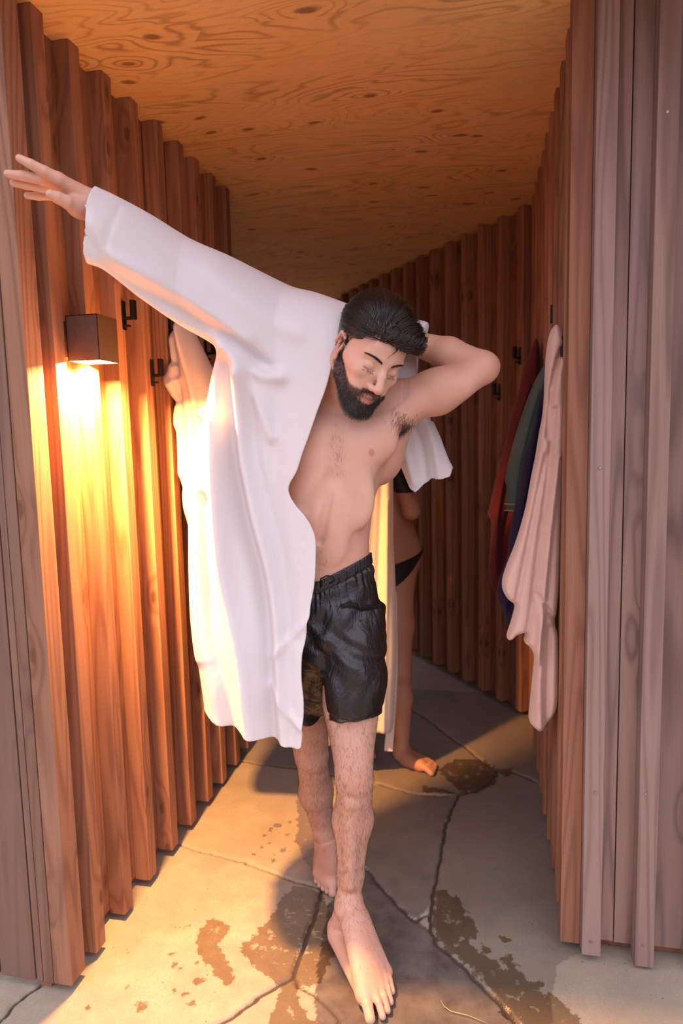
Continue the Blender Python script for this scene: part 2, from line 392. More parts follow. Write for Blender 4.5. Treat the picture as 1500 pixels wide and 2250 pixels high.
def make_floor():
    x0, x1, y0, y1, st = -1.62, 0.92, 0.90, 3.60, 0.0055
    xs = np.arange(x0, x1+1e-6, st); yy = np.arange(y0, y1+1e-6, st)
    X, Y = np.meshgrid(xs, yy); P = np.stack([X.ravel(), Y.ravel()], 1)
    # ragged lines
    def wob(P, f, a, ph):
        return a*np.stack([np.sin(P[:, 1]*f+ph)+.6*np.sin(P[:, 1]*f*2.3+ph*2)+.5*np.sin(P[:, 0]*f*3.1),
                           np.sin(P[:, 0]*f+ph*3)+.6*np.sin(P[:, 0]*f*2.7+ph)+.5*np.sin(P[:, 1]*f*3.3)], 1)
    Q = P + wob(P, 55, .0016, 1.0) + wob(P, 140, .0009, 2.0)
    J = np.full(len(P), 9.0)
    for pts, w in JOINTS:
        d = seg_dist(Q, fl(pts)) - w*.62
        J = np.minimum(J, d)
    slab_shade = np.zeros(len(P))
    for pts, v in SLAB_SHADES:
        slab_shade = np.where(in_poly(Q, fl(pts)), v, slab_shade)
    Qw = P + wob(P, 60, .003, 5.0) + wob(P, 170, .0015, 6.0)
    wet = np.full(len(P), -0.2)
    for pts in WETS:
        pl = fl(pts); d = seg_dist(Qw, np.vstack([pl, pl[:1]]))
        d = np.where(in_poly(Qw, pl), d, -d)
        wet = np.maximum(wet, d)
    for x, y, r in DROPS:
        c = PZ(x, y); rr = r/700.0*1.0
        d = np.hypot((Qw[:, 0]-c.x), (Qw[:, 1]-c.y)*0.8)
        wet = np.maximum(wet, rr-d)
    z = -0.010*np.clip(1-np.maximum(J, 0)/0.006, 0, 1)**1.5
    z += 0.0012*(np.sin(P[:, 0]*9+1)*np.sin(P[:, 1]*7)) - 0.0012
    nx, ny = len(xs), len(yy)
    V = np.column_stack([P, z])
    i = np.arange(ny-1)[:, None]*nx + np.arange(nx-1)[None]
    i = i.ravel(); F = np.column_stack([i, i+1, i+nx+1, i+nx])
    # the plain ground round the detailed field
    n0 = len(V); G0 = -0.0045
    def quad(a, b, c, d):
        nonlocal V, F
        k = len(V); V = np.vstack([V, np.array([(*a, G0), (*b, G0), (*c, G0), (*d, G0)], float)]); F = np.vstack([F, [[k, k+1, k+2, k+3]]])
    xe, ye = xs[-1], yy[-1]
    e = .03; x0, y0, xe, ye = x0+e, y0+e, xe-e, ye-e
    quad((-5, -6), (5, -6), (5, y0), (-5, y0)); quad((-5, ye), (5, ye), (5, 8), (-5, 8))
    quad((-5, y0), (x0, y0), (x0, ye), (-5, ye)); quad((xe, y0), (5, y0), (5, ye), (xe, ye))
    me = D.meshes.new('floor'); me.from_pydata(V.tolist(), [], F.tolist()); me.shade_smooth()
    pad = len(V)-n0
    for nm, arr, fill in (('joint', J, 1.0), ('wet', wet, -0.2), ('slab', slab_shade, 0.0)):
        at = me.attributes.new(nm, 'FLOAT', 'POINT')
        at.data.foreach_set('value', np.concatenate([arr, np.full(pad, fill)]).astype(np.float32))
    m, nt, b = mat_new('stone_flags'); N = NT(nt)
    tc = N.n('ShaderNodeTexCoord'); p = tc.outputs['Object']
    def attr(n_):
        a = N.n('ShaderNodeAttribute'); a.attribute_name = n_; return a.outputs['Fac']
    big = N.noise(p, 2.2, 4.0, 0.6); mid = N.noise(p, 14.0, 4.0, 0.6); fine = N.noise(p, 160.0, 3.0, 0.65); gr = N.noise(p, 520.0, 2.0, 0.7)
    c = N.ramp(big, [(0.25, (0.21, 0.172, 0.135)), (0.5, (0.315, 0.262, 0.205)), (0.75, (0.41, 0.352, 0.28))])
    c = N.mix(N.mapr(mid, 0.40, 0.68, 0.0, 0.55), c, (0.24, 0.19, 0.145))
    c = N.mix(N.mapr(fine, 0.50, 0.70, 0.0, 0.6), c, (0.26, 0.21, 0.18))
    c = N.mix(N.mapr(gr, 0.55, 0.7, 0.0, 0.25), c, (0.75, 0.70, 0.62))
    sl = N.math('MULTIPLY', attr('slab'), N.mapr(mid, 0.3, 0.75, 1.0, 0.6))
    c = N.mix(sl, c, (0.062, 0.046, 0.045))  # dark stone colour, also carrying the painted floor shade
    pit = N.n('ShaderNodeTexVoronoi', feature='F1'); nt.links.new(p, pit.inputs['Vector']); pit.inputs['Scale'].default_value = 75.0
    ps = N.n('ShaderNodeSeparateColor'); nt.links.new(pit.outputs['Color'], ps.inputs[0])
    pits = N.math('MULTIPLY', N.mapr(pit.outputs['Distance'], 0.10, 0.22, 1.0, 0.0), N.math('GREATER_THAN', N.math('MULTIPLY', ps.outputs[0], N.mapr(N.noise(p, 3.1), 0.4, 0.6, 0.6, 1.1)), 0.86))
    c = N.mix(N.math('MULTIPLY', pits, 0.75), c, (0.10, 0.07, 0.05))
    wn_ = N.math('ADD', attr('wet'), N.math('MULTIPLY', N.math('SUBTRACT', N.noise(p, 45.0, 4.0, 0.65), 0.5), 0.05))
    wetf = N.mapr(wn_, -0.0025, 0.0025, 0.0, 1.0)
    inner = N.mapr(N.noise(p, 26.0, 4.0, 0.7), 0.56, 0.62, 0.0, 1.0)
    deep = N.mapr(attr('wet'), 0.02, 0.03, 0.0, 1.0)
    wetf = N.math('MULTIPLY', wetf, N.math('SUBTRACT', 1.0, N.math('MULTIPLY', N.math('MULTIPLY', inner, deep), 0.8)))
    dark = N.mix(1.0, c, (0.50, 0.43, 0.34), 'MULTIPLY')
    c = N.mix(wetf, c, dark)
    jf = N.mapr(attr('joint'), 0.0, 0.003, 1.0, 0.0)
    c = N.mix(jf, c, (0.07, 0.05, 0.04))
    nt.links.new(c, b.inputs['Base Color'])
    rough = N.math('SUBTRACT', 0.72, N.math('MULTIPLY', wetf, 0.42))
    nt.links.new(rough, b.inputs['Roughness']); b.inputs['Specular IOR Level'].default_value = 0.4
    h = N.math('ADD', N.math('MULTIPLY', mid, 1.0), N.math('ADD', N.math('MULTIPLY', fine, 0.35), N.math('MULTIPLY', pits, -0.9)))
    nt.links.new(N.bump(h, 0.35, 0.004), b.inputs['Normal'])
    me.materials.append(m)
    o = link(D.objects.new('floor', me)); tag(o, kind='structure')
make_floor()

# ------------------------------------------------------------------ fittings
def simple(name, col, rough=0.5, metal=0.0, spec=0.5):
    m, nt, b = mat_new(name); N = NT(nt)
    tc = N.n('ShaderNodeTexCoord')
    nz = N.noise(tc.outputs['Object'], 60.0, 3.0)
    c = N.mix(N.mapr(nz, 0.3, 0.7, 0, 1), tuple(x*0.88 for x in col), tuple(min(1, x*1.1) for x in col))
    nt.links.new(c, b.inputs['Base Color'])
    b.inputs['Roughness'].default_value = rough; b.inputs['Metallic'].default_value = metal; b.inputs['Specular IOR Level'].default_value = spec
    return m
M_LAMPBODY = simple('bronze_lamp_paint', (0.085, 0.050, 0.032), 0.55, 0.3)
M_HOOK = simple('black_hook_iron', (0.018, 0.013, 0.012), 0.5, 0.6)
def lamp_mat():
    m, nt, b = mat_new('lit_lamp_lens')
    b.inputs['Base Color'].default_value = (1, .8, .5, 1)
    b.inputs['Emission Color'].default_value = (1.0, 0.62, 0.24, 1); b.inputs['Emission Strength'].default_value = 30.0
    return m
# wall lamp: an open-bottomed metal box
lx0, lx1, ly0, ly1, lz0, lz1 = -1.020, -0.932, 1.566, 1.658, 1.588, 1.700
wall_lamp = empty('wall_lamp', (lx0, (ly0+ly1)/2, lz0))
tag(wall_lamp, 'brown metal box wall lamp shining downward on the left batten wall', 'lamp')
def at_parent(o, p):
    o.location = o.location - p.location; o.parent = p
bm = bmesh.new(); t = 0.003
add_box(bm, (lx0, ly0, lz0), (lx1, ly0+t, lz1), .0008); add_box(bm, (lx0, ly1-t, lz0), (lx1, ly1, lz1), .0008)
add_box(bm, (lx1-t, ly0, lz0), (lx1, ly1, lz1), .0008); add_box(bm, (lx0, ly0, lz1-t), (lx1, ly1, lz1), .0008)
add_box(bm, (lx0, ly0, lz0), (lx0+t, ly1, lz1), .0008)
o = bm_obj('lamp_housing', bm, M_LAMPBODY); at_parent(o, wall_lamp)
bm = bmesh.new(); add_box(bm, (lx0+.012, ly0+.012, lz0+.018), (lx1-.012, ly1-.012, lz0+.022), .001)
o = bm_obj('lamp_lens', bm, lamp_mat()); at_parent(o, wall_lamp); tag(o, 'glowing warm lens')
bm = bmesh.new(); add_box(bm, (-1.068, 1.585, 1.60), (lx0, 1.640, 1.69), .001)
o = bm_obj('mounting_block', bm, M_LAMPBODY); at_parent(o, wall_lamp)

def coat_hook(x, y, z, ang, label, group):
    """flat black plate with an upturned J arm; front looks along +X before turning"""
    r = empty('coat_hook', (x, y, z), ang)
    tag(r, label, 'hook', group)
    bm = bmesh.new()
    add_box(bm, (0.0, -0.011, -0.055), (0.004, 0.011, 0.045), .001)
    bm_obj('back_plate', bm, M_HOOK, r)
    bm = bmesh.new()
    add_box(bm, (0.004, -0.009, -0.020), (0.042, 0.009, -0.010), .001)
    add_box(bm, (0.030, -0.011, -0.020), (0.046, 0.011, 0.046), .002)
    add_box(bm, (0.004, -0.009, -0.045), (0.022, 0.009, -0.038), .001)
    bm_obj('hook_arm', bm, M_HOOK, r)
    r.scale = (.82, .82, .82)
    return r
GL = 'black coat hooks along the left wall'; GR = 'black coat hooks along the right walls'
coat_hook(-1.020, 1.855, 1.750, 0, 'black iron coat hook on the left wall, nearest the lamp', GL)
coat_hook(-1.020, 2.010, 1.600, 0, 'black iron coat hook on the left wall just left of the hanging robe', GL)
coat_hook(-1.020, 2.446, 1.715, 0, 'black iron coat hook on the left wall seen in the gap under the raised sleeve', GL)
coat_hook(0.238, 1.955, 1.60, PI, 'black iron coat hook holding the pale pink towel, behind the corner post', GR)
coat_hook(0.238, 2.264, 1.735, PI, 'thin black coat hook edge-on above the pale towel loop on the right wall', GR)
coat_hook(0.238, 2.573, 1.60, PI, 'black coat hook edge-on between the dark red towel and the pale towel', GR)
af = math.atan2(NFc.y, NFc.x)

def screw(p, nrm_y, parent):
    bm = bmesh.new(); bmesh.ops.create_cone(bm, cap_ends=True, segments=16, radius1=.0038, radius2=.0032, depth=.0018, matrix=Matrix.Rotation(PI/2, 4, 'X'))
    bmesh.ops.create_cone(bm, cap_ends=True, segments=8, radius1=.0012, radius2=.0012, depth=.0026, matrix=Matrix.Rotation(PI/2, 4, 'X'))
    o = bm_obj('screw', bm, M_SCREW, parent); o.location = p
M_SCREW = simple('zinc_screw', (0.35, 0.31, 0.27), 0.4, 0.8)
for x, y in ((1466, 246), (1318, 1028), (1308, 1742), (1298, 2070), (1412, 2076), (1418, 1744)):
    screw(PY(x, y, 1.7325), 1, wall_fr)
st = [PZ(968, 2198, .004), PZ(976, 2212, .003), PZ(990, 2222, .003), PZ(1028, 2231, .003), PZ(1072, 2249, .003)]
Vt, Ft = tube(st, [.0006, .0011, .0012, .001, .0005], 5); o = mesh_obj('grass_stem', Vt, Ft, simple('dry_straw', (.42, .30, .16), .8), None, True)
rebase_later = o; tag(o, 'thin dry grass stem lying on the dark stone at the front', 'grass stem')
# ------------------------------------------------------------------ solid modelling: smooth blends of simple forms, meshed with surface nets
def A3(v): return np.array([v[0], v[1], v[2]], float)
class Prim:
    """one form; f(points)->distance; lo/hi its bounds; k blend width; op '+', '-' or '&'"""
    __slots__ = ('f', 'lo', 'hi', 'k', 'op')
    def __init__(s, f, lo, hi, k, op='+'): s.f, s.lo, s.hi, s.k, s.op = f, lo, hi, k, op
def cone(a, b, ra, rb, k=0.01, op='+'):
    a = A3(a); b = A3(b); ab = b-a; L2 = ab@ab+1e-12; R = max(ra, rb)
    def f(P):
        t = np.clip(((P-a)@ab)/L2, 0, 1)
        return np.linalg.norm(P-a-t[:, None]*ab, axis=1)-(ra+(rb-ra)*t)
    return Prim(f, np.minimum(a, b)-R, np.maximum(a, b)+R, k, op)
def ball(c, r, k=0.01, op='+'): return cone(c, A3(c)+1e-6, r, r, k, op)
def frame(z, x=None):
    z = A3(z); z /= np.linalg.norm(z)
    x = A3(x) if x is not None else (np.array([1., 0, 0]) if abs(z[0]) < .9 else np.array([0, 1., 0]))
    x = x-(x@z)*z; x /= np.linalg.norm(x)
    return np.stack([x, np.cross(z, x), z])          # rows are the local axes
def ell(c, r, k=0.01, op='+', M=None):
    """ellipsoid with radii r along the rows of M"""
    c = A3(c); r = np.array(r, float); M = np.eye(3) if M is None else M
    ext = np.sqrt(((M.T*r)**2).sum(1))
    def f(P):
        q = (P-c)@M.T
        k0 = np.linalg.norm(q/r, axis=1); k1 = np.linalg.norm(q/(r*r), axis=1)
        return k0*(k0-1)/np.maximum(k1, 1e-9)
    return Prim(f, c-ext, c+ext, k, op)
def loft(st, side, k=0.02, op='+', p=2.0, cap=0.03):
    """body of oval sections: st = [(centre, half width, half depth)], side = width direction"""
    C = np.array([A3(s[0]) for s in st]); wd = np.array([[s[1], s[2]] for s in st], float)
    ax = C[-1]-C[0]; L = np.linalg.norm(ax); ax /= L; side = A3(side); side -= (side@ax)*ax; side /= np.linalg.norm(side)
    dep = np.cross(ax, side); T = (C-C[0])@ax
    u = (C-C[0])@side; v = (C-C[0])@dep
    tt = np.linspace(T[0], T[-1], 160)
    def sm(y):                                      # smooth the stations into curves
        y = np.interp(tt, T, y); kx = np.hanning(17); kx /= kx.sum()
        return np.convolve(np.pad(y, 8, mode='edge'), kx, 'valid')
    us, vs, ws, ds = sm(u), sm(v), sm(wd[:, 0]), sm(wd[:, 1])
    C0 = C[0]; R = wd.max()
    def f(P):
        q = P-C0; t = q@ax; tc = np.clip(t, 0, L)
        x = q@side-np.interp(tc, tt, us); y = q@dep-np.interp(tc, tt, vs)
        a = np.interp(tc, tt, ws); b = np.interp(tc, tt, ds); z = (t-tc)
        k0 = ((np.abs(x)/a)**p+(np.abs(y)/b)**p)**(1/p)
        m = np.minimum(a, b); d2 = (k0-1)*m*np.clip(0.5+0.5*np.hypot(x, y)/np.maximum(k0*m, 1e-9), 0.6, 1.02)
        w_ = np.maximum(t-L, -t)
        return np.minimum(np.maximum(d2, w_), 0)+np.hypot(np.maximum(d2, 0), np.maximum(w_, 0))
    lo = C.min(0)-R*1.05; hi = C.max(0)+R*1.05
    return Prim(f, lo, hi, k, op)
def sdf_eval(prims, P, margin):
    d = np.full(len(P), 1.0)
    for pr in prims:
        m = margin+pr.k
        if pr.op == '&':
            e = pr.f(P); d = np.maximum(d, e); continue
        sel = np.where(((P >= pr.lo-m) & (P <= pr.hi+m)).all(1))[0]
        if len(sel) == 0: continue
        e = pr.f(P[sel]); a = d[sel]; k = max(pr.k, 1e-6)
        if pr.op == '+':
            h = np.maximum(k-np.abs(a-e), 0)/k
            d[sel] = np.minimum(a, e)-h*h*k*0.25
        else:
            e = -e; h = np.maximum(k-np.abs(a-e), 0)/k
            d[sel] = np.maximum(a, e)+h*h*k*0.25
    return d
def net(prims, cell, lo=None, hi=None, post=None, keep=None):
    """surface nets on a sparse grid. returns verts, quads"""
    plus = [p for p in prims if p.op == '+']
    L0 = np.min([p.lo for p in plus], 0)-0.02 if lo is None else A3(lo)
    H0 = np.max([p.hi for p in plus], 0)+0.02 if hi is None else A3(hi)
    lev = 5 if cell < 0.0018 else 4
    s = cell*2**lev
    n = np.ceil((H0-L0)/s).astype(int)+1
    g = np.stack(np.meshgrid(*[np.arange(k) for k in n], indexing='ij'), -1).reshape(-1, 3)
    F = lambda Q, mg: (post(Q, sdf_eval(prims, Q, mg)) if post else sdf_eval(prims, Q, mg))
    off = np.array([[i, j, k] for i in (0, 1) for j in (0, 1) for k in (0, 1)])
    for l in range(lev+1):
        if l > 0:
            s /= 2; g = (g[:, None]*2+off[None]).reshape(-1, 3)
        out = []
        for c in range(0, len(g), 400000):
            q = L0+(g[c:c+400000]+.5)*s
            out.append(np.abs(F(q, s*1.8)) < s*(2.3 if s > cell*1.5 else 1.8))
        g = g[np.concatenate(out)]
    # corners
    K = np.array([1 << 42, 1 << 21, 1], dtype=np.int64)
    ck = (g.astype(np.int64)+1)@K
    order = np.argsort(ck); g = g[order]; ck = ck[order]
    cor = (g[:, None]+off[None]+1).reshape(-1, 3).astype(np.int64)@K
    uk, inv = np.unique(cor, return_inverse=True); inv = inv.reshape(-1, 8)
    up = np.stack([uk >> 42, (uk >> 21) & ((1 << 21)-1), uk & ((1 << 21)-1)], 1)-1
    val = np.concatenate([F(L0+up[c:c+400000]*cell, cell*3) for c in range(0, len(up), 400000)])
    v8 = val[inv]; sg = v8 < 0
    act = sg.any(1) & ~sg.all(1)
    # vertex of each active cell: mean of its edge crossings
    E = [(0, 1), (0, 2), (0, 4), (1, 3), (1, 5), (2, 3), (2, 6), (3, 7), (4, 5), (4, 6), (5, 7), (6, 7)]
    acc = np.zeros((len(g), 3)); cnt = np.zeros(len(g))
    for a, b in E:
        m = sg[:, a] != sg[:, b]
        t = v8[m, a]/(v8[m, a]-v8[m, b])
        acc[m] += off[a]+(off[b]-off[a])*t[:, None]; cnt[m] += 1
    V = L0+(g+acc/np.maximum(cnt, 1)[:, None])*cell
    idx = np.full(len(g), -1); idx[act] = np.arange(act.sum())
    V = V[act]
    quads = []
    for ax in range(3):
        b, c = (ax+1) % 3, (ax+2) % 3
        ea = np.zeros(3, int); ea[ax] = 1; eb = np.zeros(3, int); eb[b] = 1; ec = np.zeros(3, int); ec[c] = 1
        i1 = {tuple(o): i for i, o in enumerate(off)}[tuple(ea)]
        m = np.where(act & (sg[:, 0] != sg[:, i1]))[0]
        base = g[m].astype(np.int64)
        ids = []; ok = np.ones(len(m), bool)
        for o in (0*eb, eb, eb+ec, ec):
            kk = (base-o+1)@K; j = np.searchsorted(ck, kk); j = np.clip(j, 0, len(ck)-1)
            good = ck[j] == kk; ids.append(np.where(good, idx[j], -1)); ok &= good
        q = np.stack(ids, 1); ok &= (q >= 0).all(1)
        flip = sg[m, 0]
        q = np.where(flip[:, None], q, q[:, ::-1])
        quads.append(q[ok])
    Q = np.concatenate(quads)
    if keep is not None:
        kf = keep(V[Q].mean(1)); Q = Q[kf]
        used = np.unique(Q); re = np.full(len(V), -1); re[used] = np.arange(len(used)); V = V[used]; Q = re[Q]
    return V, Q
def np_mesh(name, V, Q, mat=None, parent=None, attrs=None):
    me = D.meshes.new(name)
    me.vertices.add(len(V)); me.vertices.foreach_set('co', np.asarray(V, np.float32).ravel())
    n = len(Q); k = Q.shape[1]
    me.loops.add(n*k); me.loops.foreach_set('vertex_index', np.asarray(Q, np.int32).ravel())
    me.polygons.add(n); me.polygons.foreach_set('loop_start', np.arange(0, n*k, k, dtype=np.int32))
    me.polygons.foreach_set('loop_total', np.full(n, k, np.int32))
    me.update(calc_edges=True); me.validate()
    me.shade_smooth()
    if attrs:
        for nm, arr in attrs.items():
            at = me.attributes.new(nm, 'FLOAT', 'POINT'); at.data.foreach_set('value', np.asarray(arr, np.float32))
    if mat: me.materials.append(mat)
    return link(D.objects.new(name, me), parent)
def normals(V, Q):
    e = np.cross(V[Q[:, 2]]-V[Q[:, 0]], V[Q[:, 3]]-V[Q[:, 1]])
    N_ = np.zeros_like(V)
    for i in range(4): np.add.at(N_, Q[:, i], e)
    return N_/np.maximum(np.linalg.norm(N_, axis=1), 1e-12)[:, None]
def rebase(o, loc):
    """put an object's origin at loc without moving its surface"""
    o.data.transform(Matrix.Translation(-Vector(loc))); o.location = loc
def strand_mesh(name, pts, radius, mat, parent, taper=0.15, sides=3):
    n, s, _ = pts.shape
    t = np.gradient(pts, axis=1); t /= np.maximum(np.linalg.norm(t, axis=2), 1e-9)[..., None]
    ref = np.array([0.31, 0.83, 0.46]); a = np.cross(t, ref); a /= np.maximum(np.linalg.norm(a, axis=2), 1e-9)[..., None]; b = np.cross(t, a)
    rr = np.broadcast_to(radius, n)[:, None]*np.linspace(1, taper, s)[None]
    V = np.stack([pts+(a*math.cos(2*PI*k/sides)+b*math.sin(2*PI*k/sides))*rr[..., None] for k in range(sides)], 2)   # n,s,sides,3
    base = (np.arange(n)[:, None, None]*s+np.arange(s-1)[None, :, None])*sides
    k = np.arange(sides)[None, None]; k2 = (k+1) % sides
    Q = np.stack([base+k, base+k2, base+sides+k2, base+sides+k], -1).reshape(-1, 4)
    return np_mesh(name, V.reshape(-1, 3), Q, mat, parent)

def sst(x, a, b):
    t = np.clip((x-a)/(b-a), 0, 1); return t*t*(3-2*t)
# ------------------------------------------------------------------ skin
def skin_mat(name, base, red, ruddy=0.35):
    m, nt, b = mat_new(name); N = NT(nt)
    tc = N.n('ShaderNodeTexCoord'); p = tc.outputs['Object']
    def attr(n_):
        a = N.n('ShaderNodeAttribute'); a.attribute_name = n_; return a.outputs['Fac']
    n1 = N.noise(p, 9.0, 3.0, 0.55); n2 = N.noise(p, 260.0, 2.0, 0.6)
    c = N.mix(N.mapr(n1, 0.35, 0.7, 0.0, ruddy), base, red)
    c = N.mix(N.math('MULTIPLY', attr('blush'), 0.55), c, red)
    c = N.mix(N.math('MULTIPLY', attr('lip'), 0.8), c, (0.42, 0.13, 0.10))
    c = N.mix(N.math('MULTIPLY', attr('hairy'), 0.8), c, (0.05, 0.028, 0.02))
    nt.links.new(c, b.inputs['Base Color'])
    b.inputs['Roughness'].default_value = 0.5; b.inputs['Specular IOR Level'].default_value = 0.35
    b.inputs['Subsurface Weight'].default_value = 0.12; b.inputs['Subsurface Radius'].default_value = (0.02, 0.008, 0.004)
    b.inputs['Subsurface Scale'].default_value = 0.5
    nt.links.new(N.bump(n2, 0.12, 0.001), b.inputs['Normal'])
    return m
M_SKIN = skin_mat('light_skin', (0.60, 0.355, 0.265), (0.54, 0.22, 0.16))
M_HAIR = simple('wet_dark_hair', (0.026, 0.015, 0.012), 0.30, 0.0, 0.7)
M_BODYHAIR = simple('brown_body_hair', (0.045, 0.022, 0.014), 0.5)

# ------------------------------------------------------------------ the man
man = empty('person', tuple(PZ(760, 2080)))
tag(man, 'bearded man in black shorts and bare feet, raising one arm in a white robe sleeve', 'person')
def adopt(o, root):
    o.parent = root; o.matrix_parent_inverse = Matrix.Translation(-root.location)
# head axes: R to his left, HF forward (nose), U crown
def cw(x, y, z): return np.array(CM @ Vector((x, y, z)))
HF = cw(.32, -.64, .69); HF /= np.linalg.norm(HF)
HR = cw(.82, -.15, -.53); HR -= (HR@HF)*HF; HR /= np.linalg.norm(HR); HU = np.cross(HR, HF)*1.0
if HU[2] < 0: HU = -HU
EYE = A3(PY(838, 812, 1.60))
HC = EYE-HF*0.078                                   # centre of the head
HM = np.stack([HR, HF, HU])
def H(x, y, z): return HC+HR*x+HF*y+HU*z
def hell(c, r, k=.008, op='+'): return ell(H(*c), r, k, op, HM)
def hcone(a, b, ra, rb, k=.008, op='+'): return cone(H(*a), H(*b), ra, rb, k, op)
def head_prims():
    P = [hell((0, -.022, .035), (.074, .094, .086), .01),
         hell((0, .022, -.018), (.064, .066, .078), .03),
         hell((0, .048, .040), (.052, .036, .040), .02),
         hell((0, .040, -.075), (.042, .040, .040), .03)]
    for s in (-1, 1):
        P += [hcone((s*.056, -.008, -.052), (s*.018, .070, -.108), .017, .015, .022),
              hcone((s*.044, .062, -.022), (s*.060, .020, -.012), .017, .014, .018),      # cheek bone
              hcone((s*.012, .078, .022), (s*.046, .062, .022), .0085, .008, .012),       # brow
              hell((s*.030, .066, -.062), (.018, .016, .022), .02)]
    P += [ell(H(0, .076, -.108), (.020, .015, .016), .018, '+', HM)]
    for s in (-1, 1):
        P += [hell((s*.0325, .096, .001), (.0185, .016, .0125), .012, '-'),
              hell((s*.0315, .0685, .000), (.0155, .0155, .0130), .004),                   # lid over the eye
              hcone((s*.018, .0825, -.0085), (s*.045, .0745, -.0085), .0012, .0010, .003, '-')]
    P += [hcone((0, .080, .012), (0, .094, -.010), .0075, .0085, .012),
          hcone((0, .094, -.010), (0, .110, -.036), .0085, .0105, .008),
          hell((0, .108, -.040), (.0115, .0105, .0095), .006)]
    for s in (-1, 1):
        P += [hell((s*.0125, .095, -.043), (.0075, .0115, .0080), .006),
              hell((s*.0070, .101, -.051), (.0040, .0060, .0035), .003, '-')]
    P += [hcone((-.023, .080, -.071), (0, .092, -.068), .0050, .0062, .008), hcone((.023, .080, -.071), (0, .092, -.068), .0050, .0062, .008),
          hcone((-.018, .079, -.081), (0, .088, -.082), .0060, .0078, .008), hcone((.018, .079, -.081), (0, .088, -.082), .0060, .0078, .008),
          hcone((-.024, .088, -.0755), (0, .0985, -.0750), .0014, .0014, .003, '-'), hcone((.024, .088, -.0755), (0, .0985, -.0750), .0014, .0014, .003, '-')]
    for s in (-1, 1):                                   # ears
        P += [ell(H(s*.076, -.012, -.006), (.008, .019, .031), .006, '+', np.stack([HR*math.cos(.35)-HF*s*math.sin(.35), HF*math.cos(.35)+HR*s*math.sin(.35), HU])),
              ell(H(s*.0835, -.007, -.001), (.006, .011, .018), .004, '-', HM),
              hcone((s*.083, -.020, .020), (s*.085, -.024, -.006), .0042, .0036, .003), hcone((s*.083, -.020, .020), (s*.080, .000, .016), .0042, .0034, .003),
              hell((s*.076, -.006, -.034), (.006, .009, .009), .004),
              hcone((s*.078, .004, -.008), (s*.078, .005, .000), .0045, .0035, .004)]
    return P
def foot(heel, ankle, tips, mtps, k=.014):
    """bare foot: heel on the ground, five toes with their joints"""
    P = []; heel = A3(heel); ankle = A3(ankle)
    fw = A3(mtps[1])-heel; fw[2] = 0; fw /= np.linalg.norm(fw)
    P.append(ell(heel+[0, 0, .030], (.030, .036, .032), .012, '+', np.stack([np.cross(fw, [0, 0, 1]), fw, [0, 0, 1.]])))
    P.append(cone(ankle, heel+[0, 0, .04]+fw*.004, .033, .030, .02))
    side = A3(mtps[4])-A3(mtps[0]); side /= np.linalg.norm(side)
    for s, off in ((-1, -.004), (1, -.014)):
        P.append(ball(ankle+side*s*.030+[0, 0, off], .013, .018))
    inst = ankle+fw*.045+[0, 0, -.022]
    P.append(cone(ankle+fw*.010, inst, .034, .031, .02))
    for i in range(5):
        m = A3(mtps[i]); t = A3(tips[i])
        r = (.021, .0165, .0155, .0150, .0160)[i]
        P.append(cone(inst+side*(i-1.8)*.009, m, .026, r, .016))
        P.append(cone(heel+[0, 0, .024]+fw*.01+side*(i-2)*.007, m+[0, 0, -.004], .026, r-.002, .012))
        mid = m*.45+t*.55+[0, 0, (.004, .010, .010, .009, .007)[i]]
        rt = (.0125, .0088, .0085, .0080, .0085)[i]
        P.append(cone(m, mid, rt+.004, rt, .007)); P.append(cone(mid, t, rt, rt*.98, .004))
    return P
def finger(pts, radii, k0=.006):
    P = []
    for i in range(len(pts)-1): P.append(cone(pts[i], pts[i+1], radii[i], radii[i+1], k0 if i == 0 else .0025))
    return P
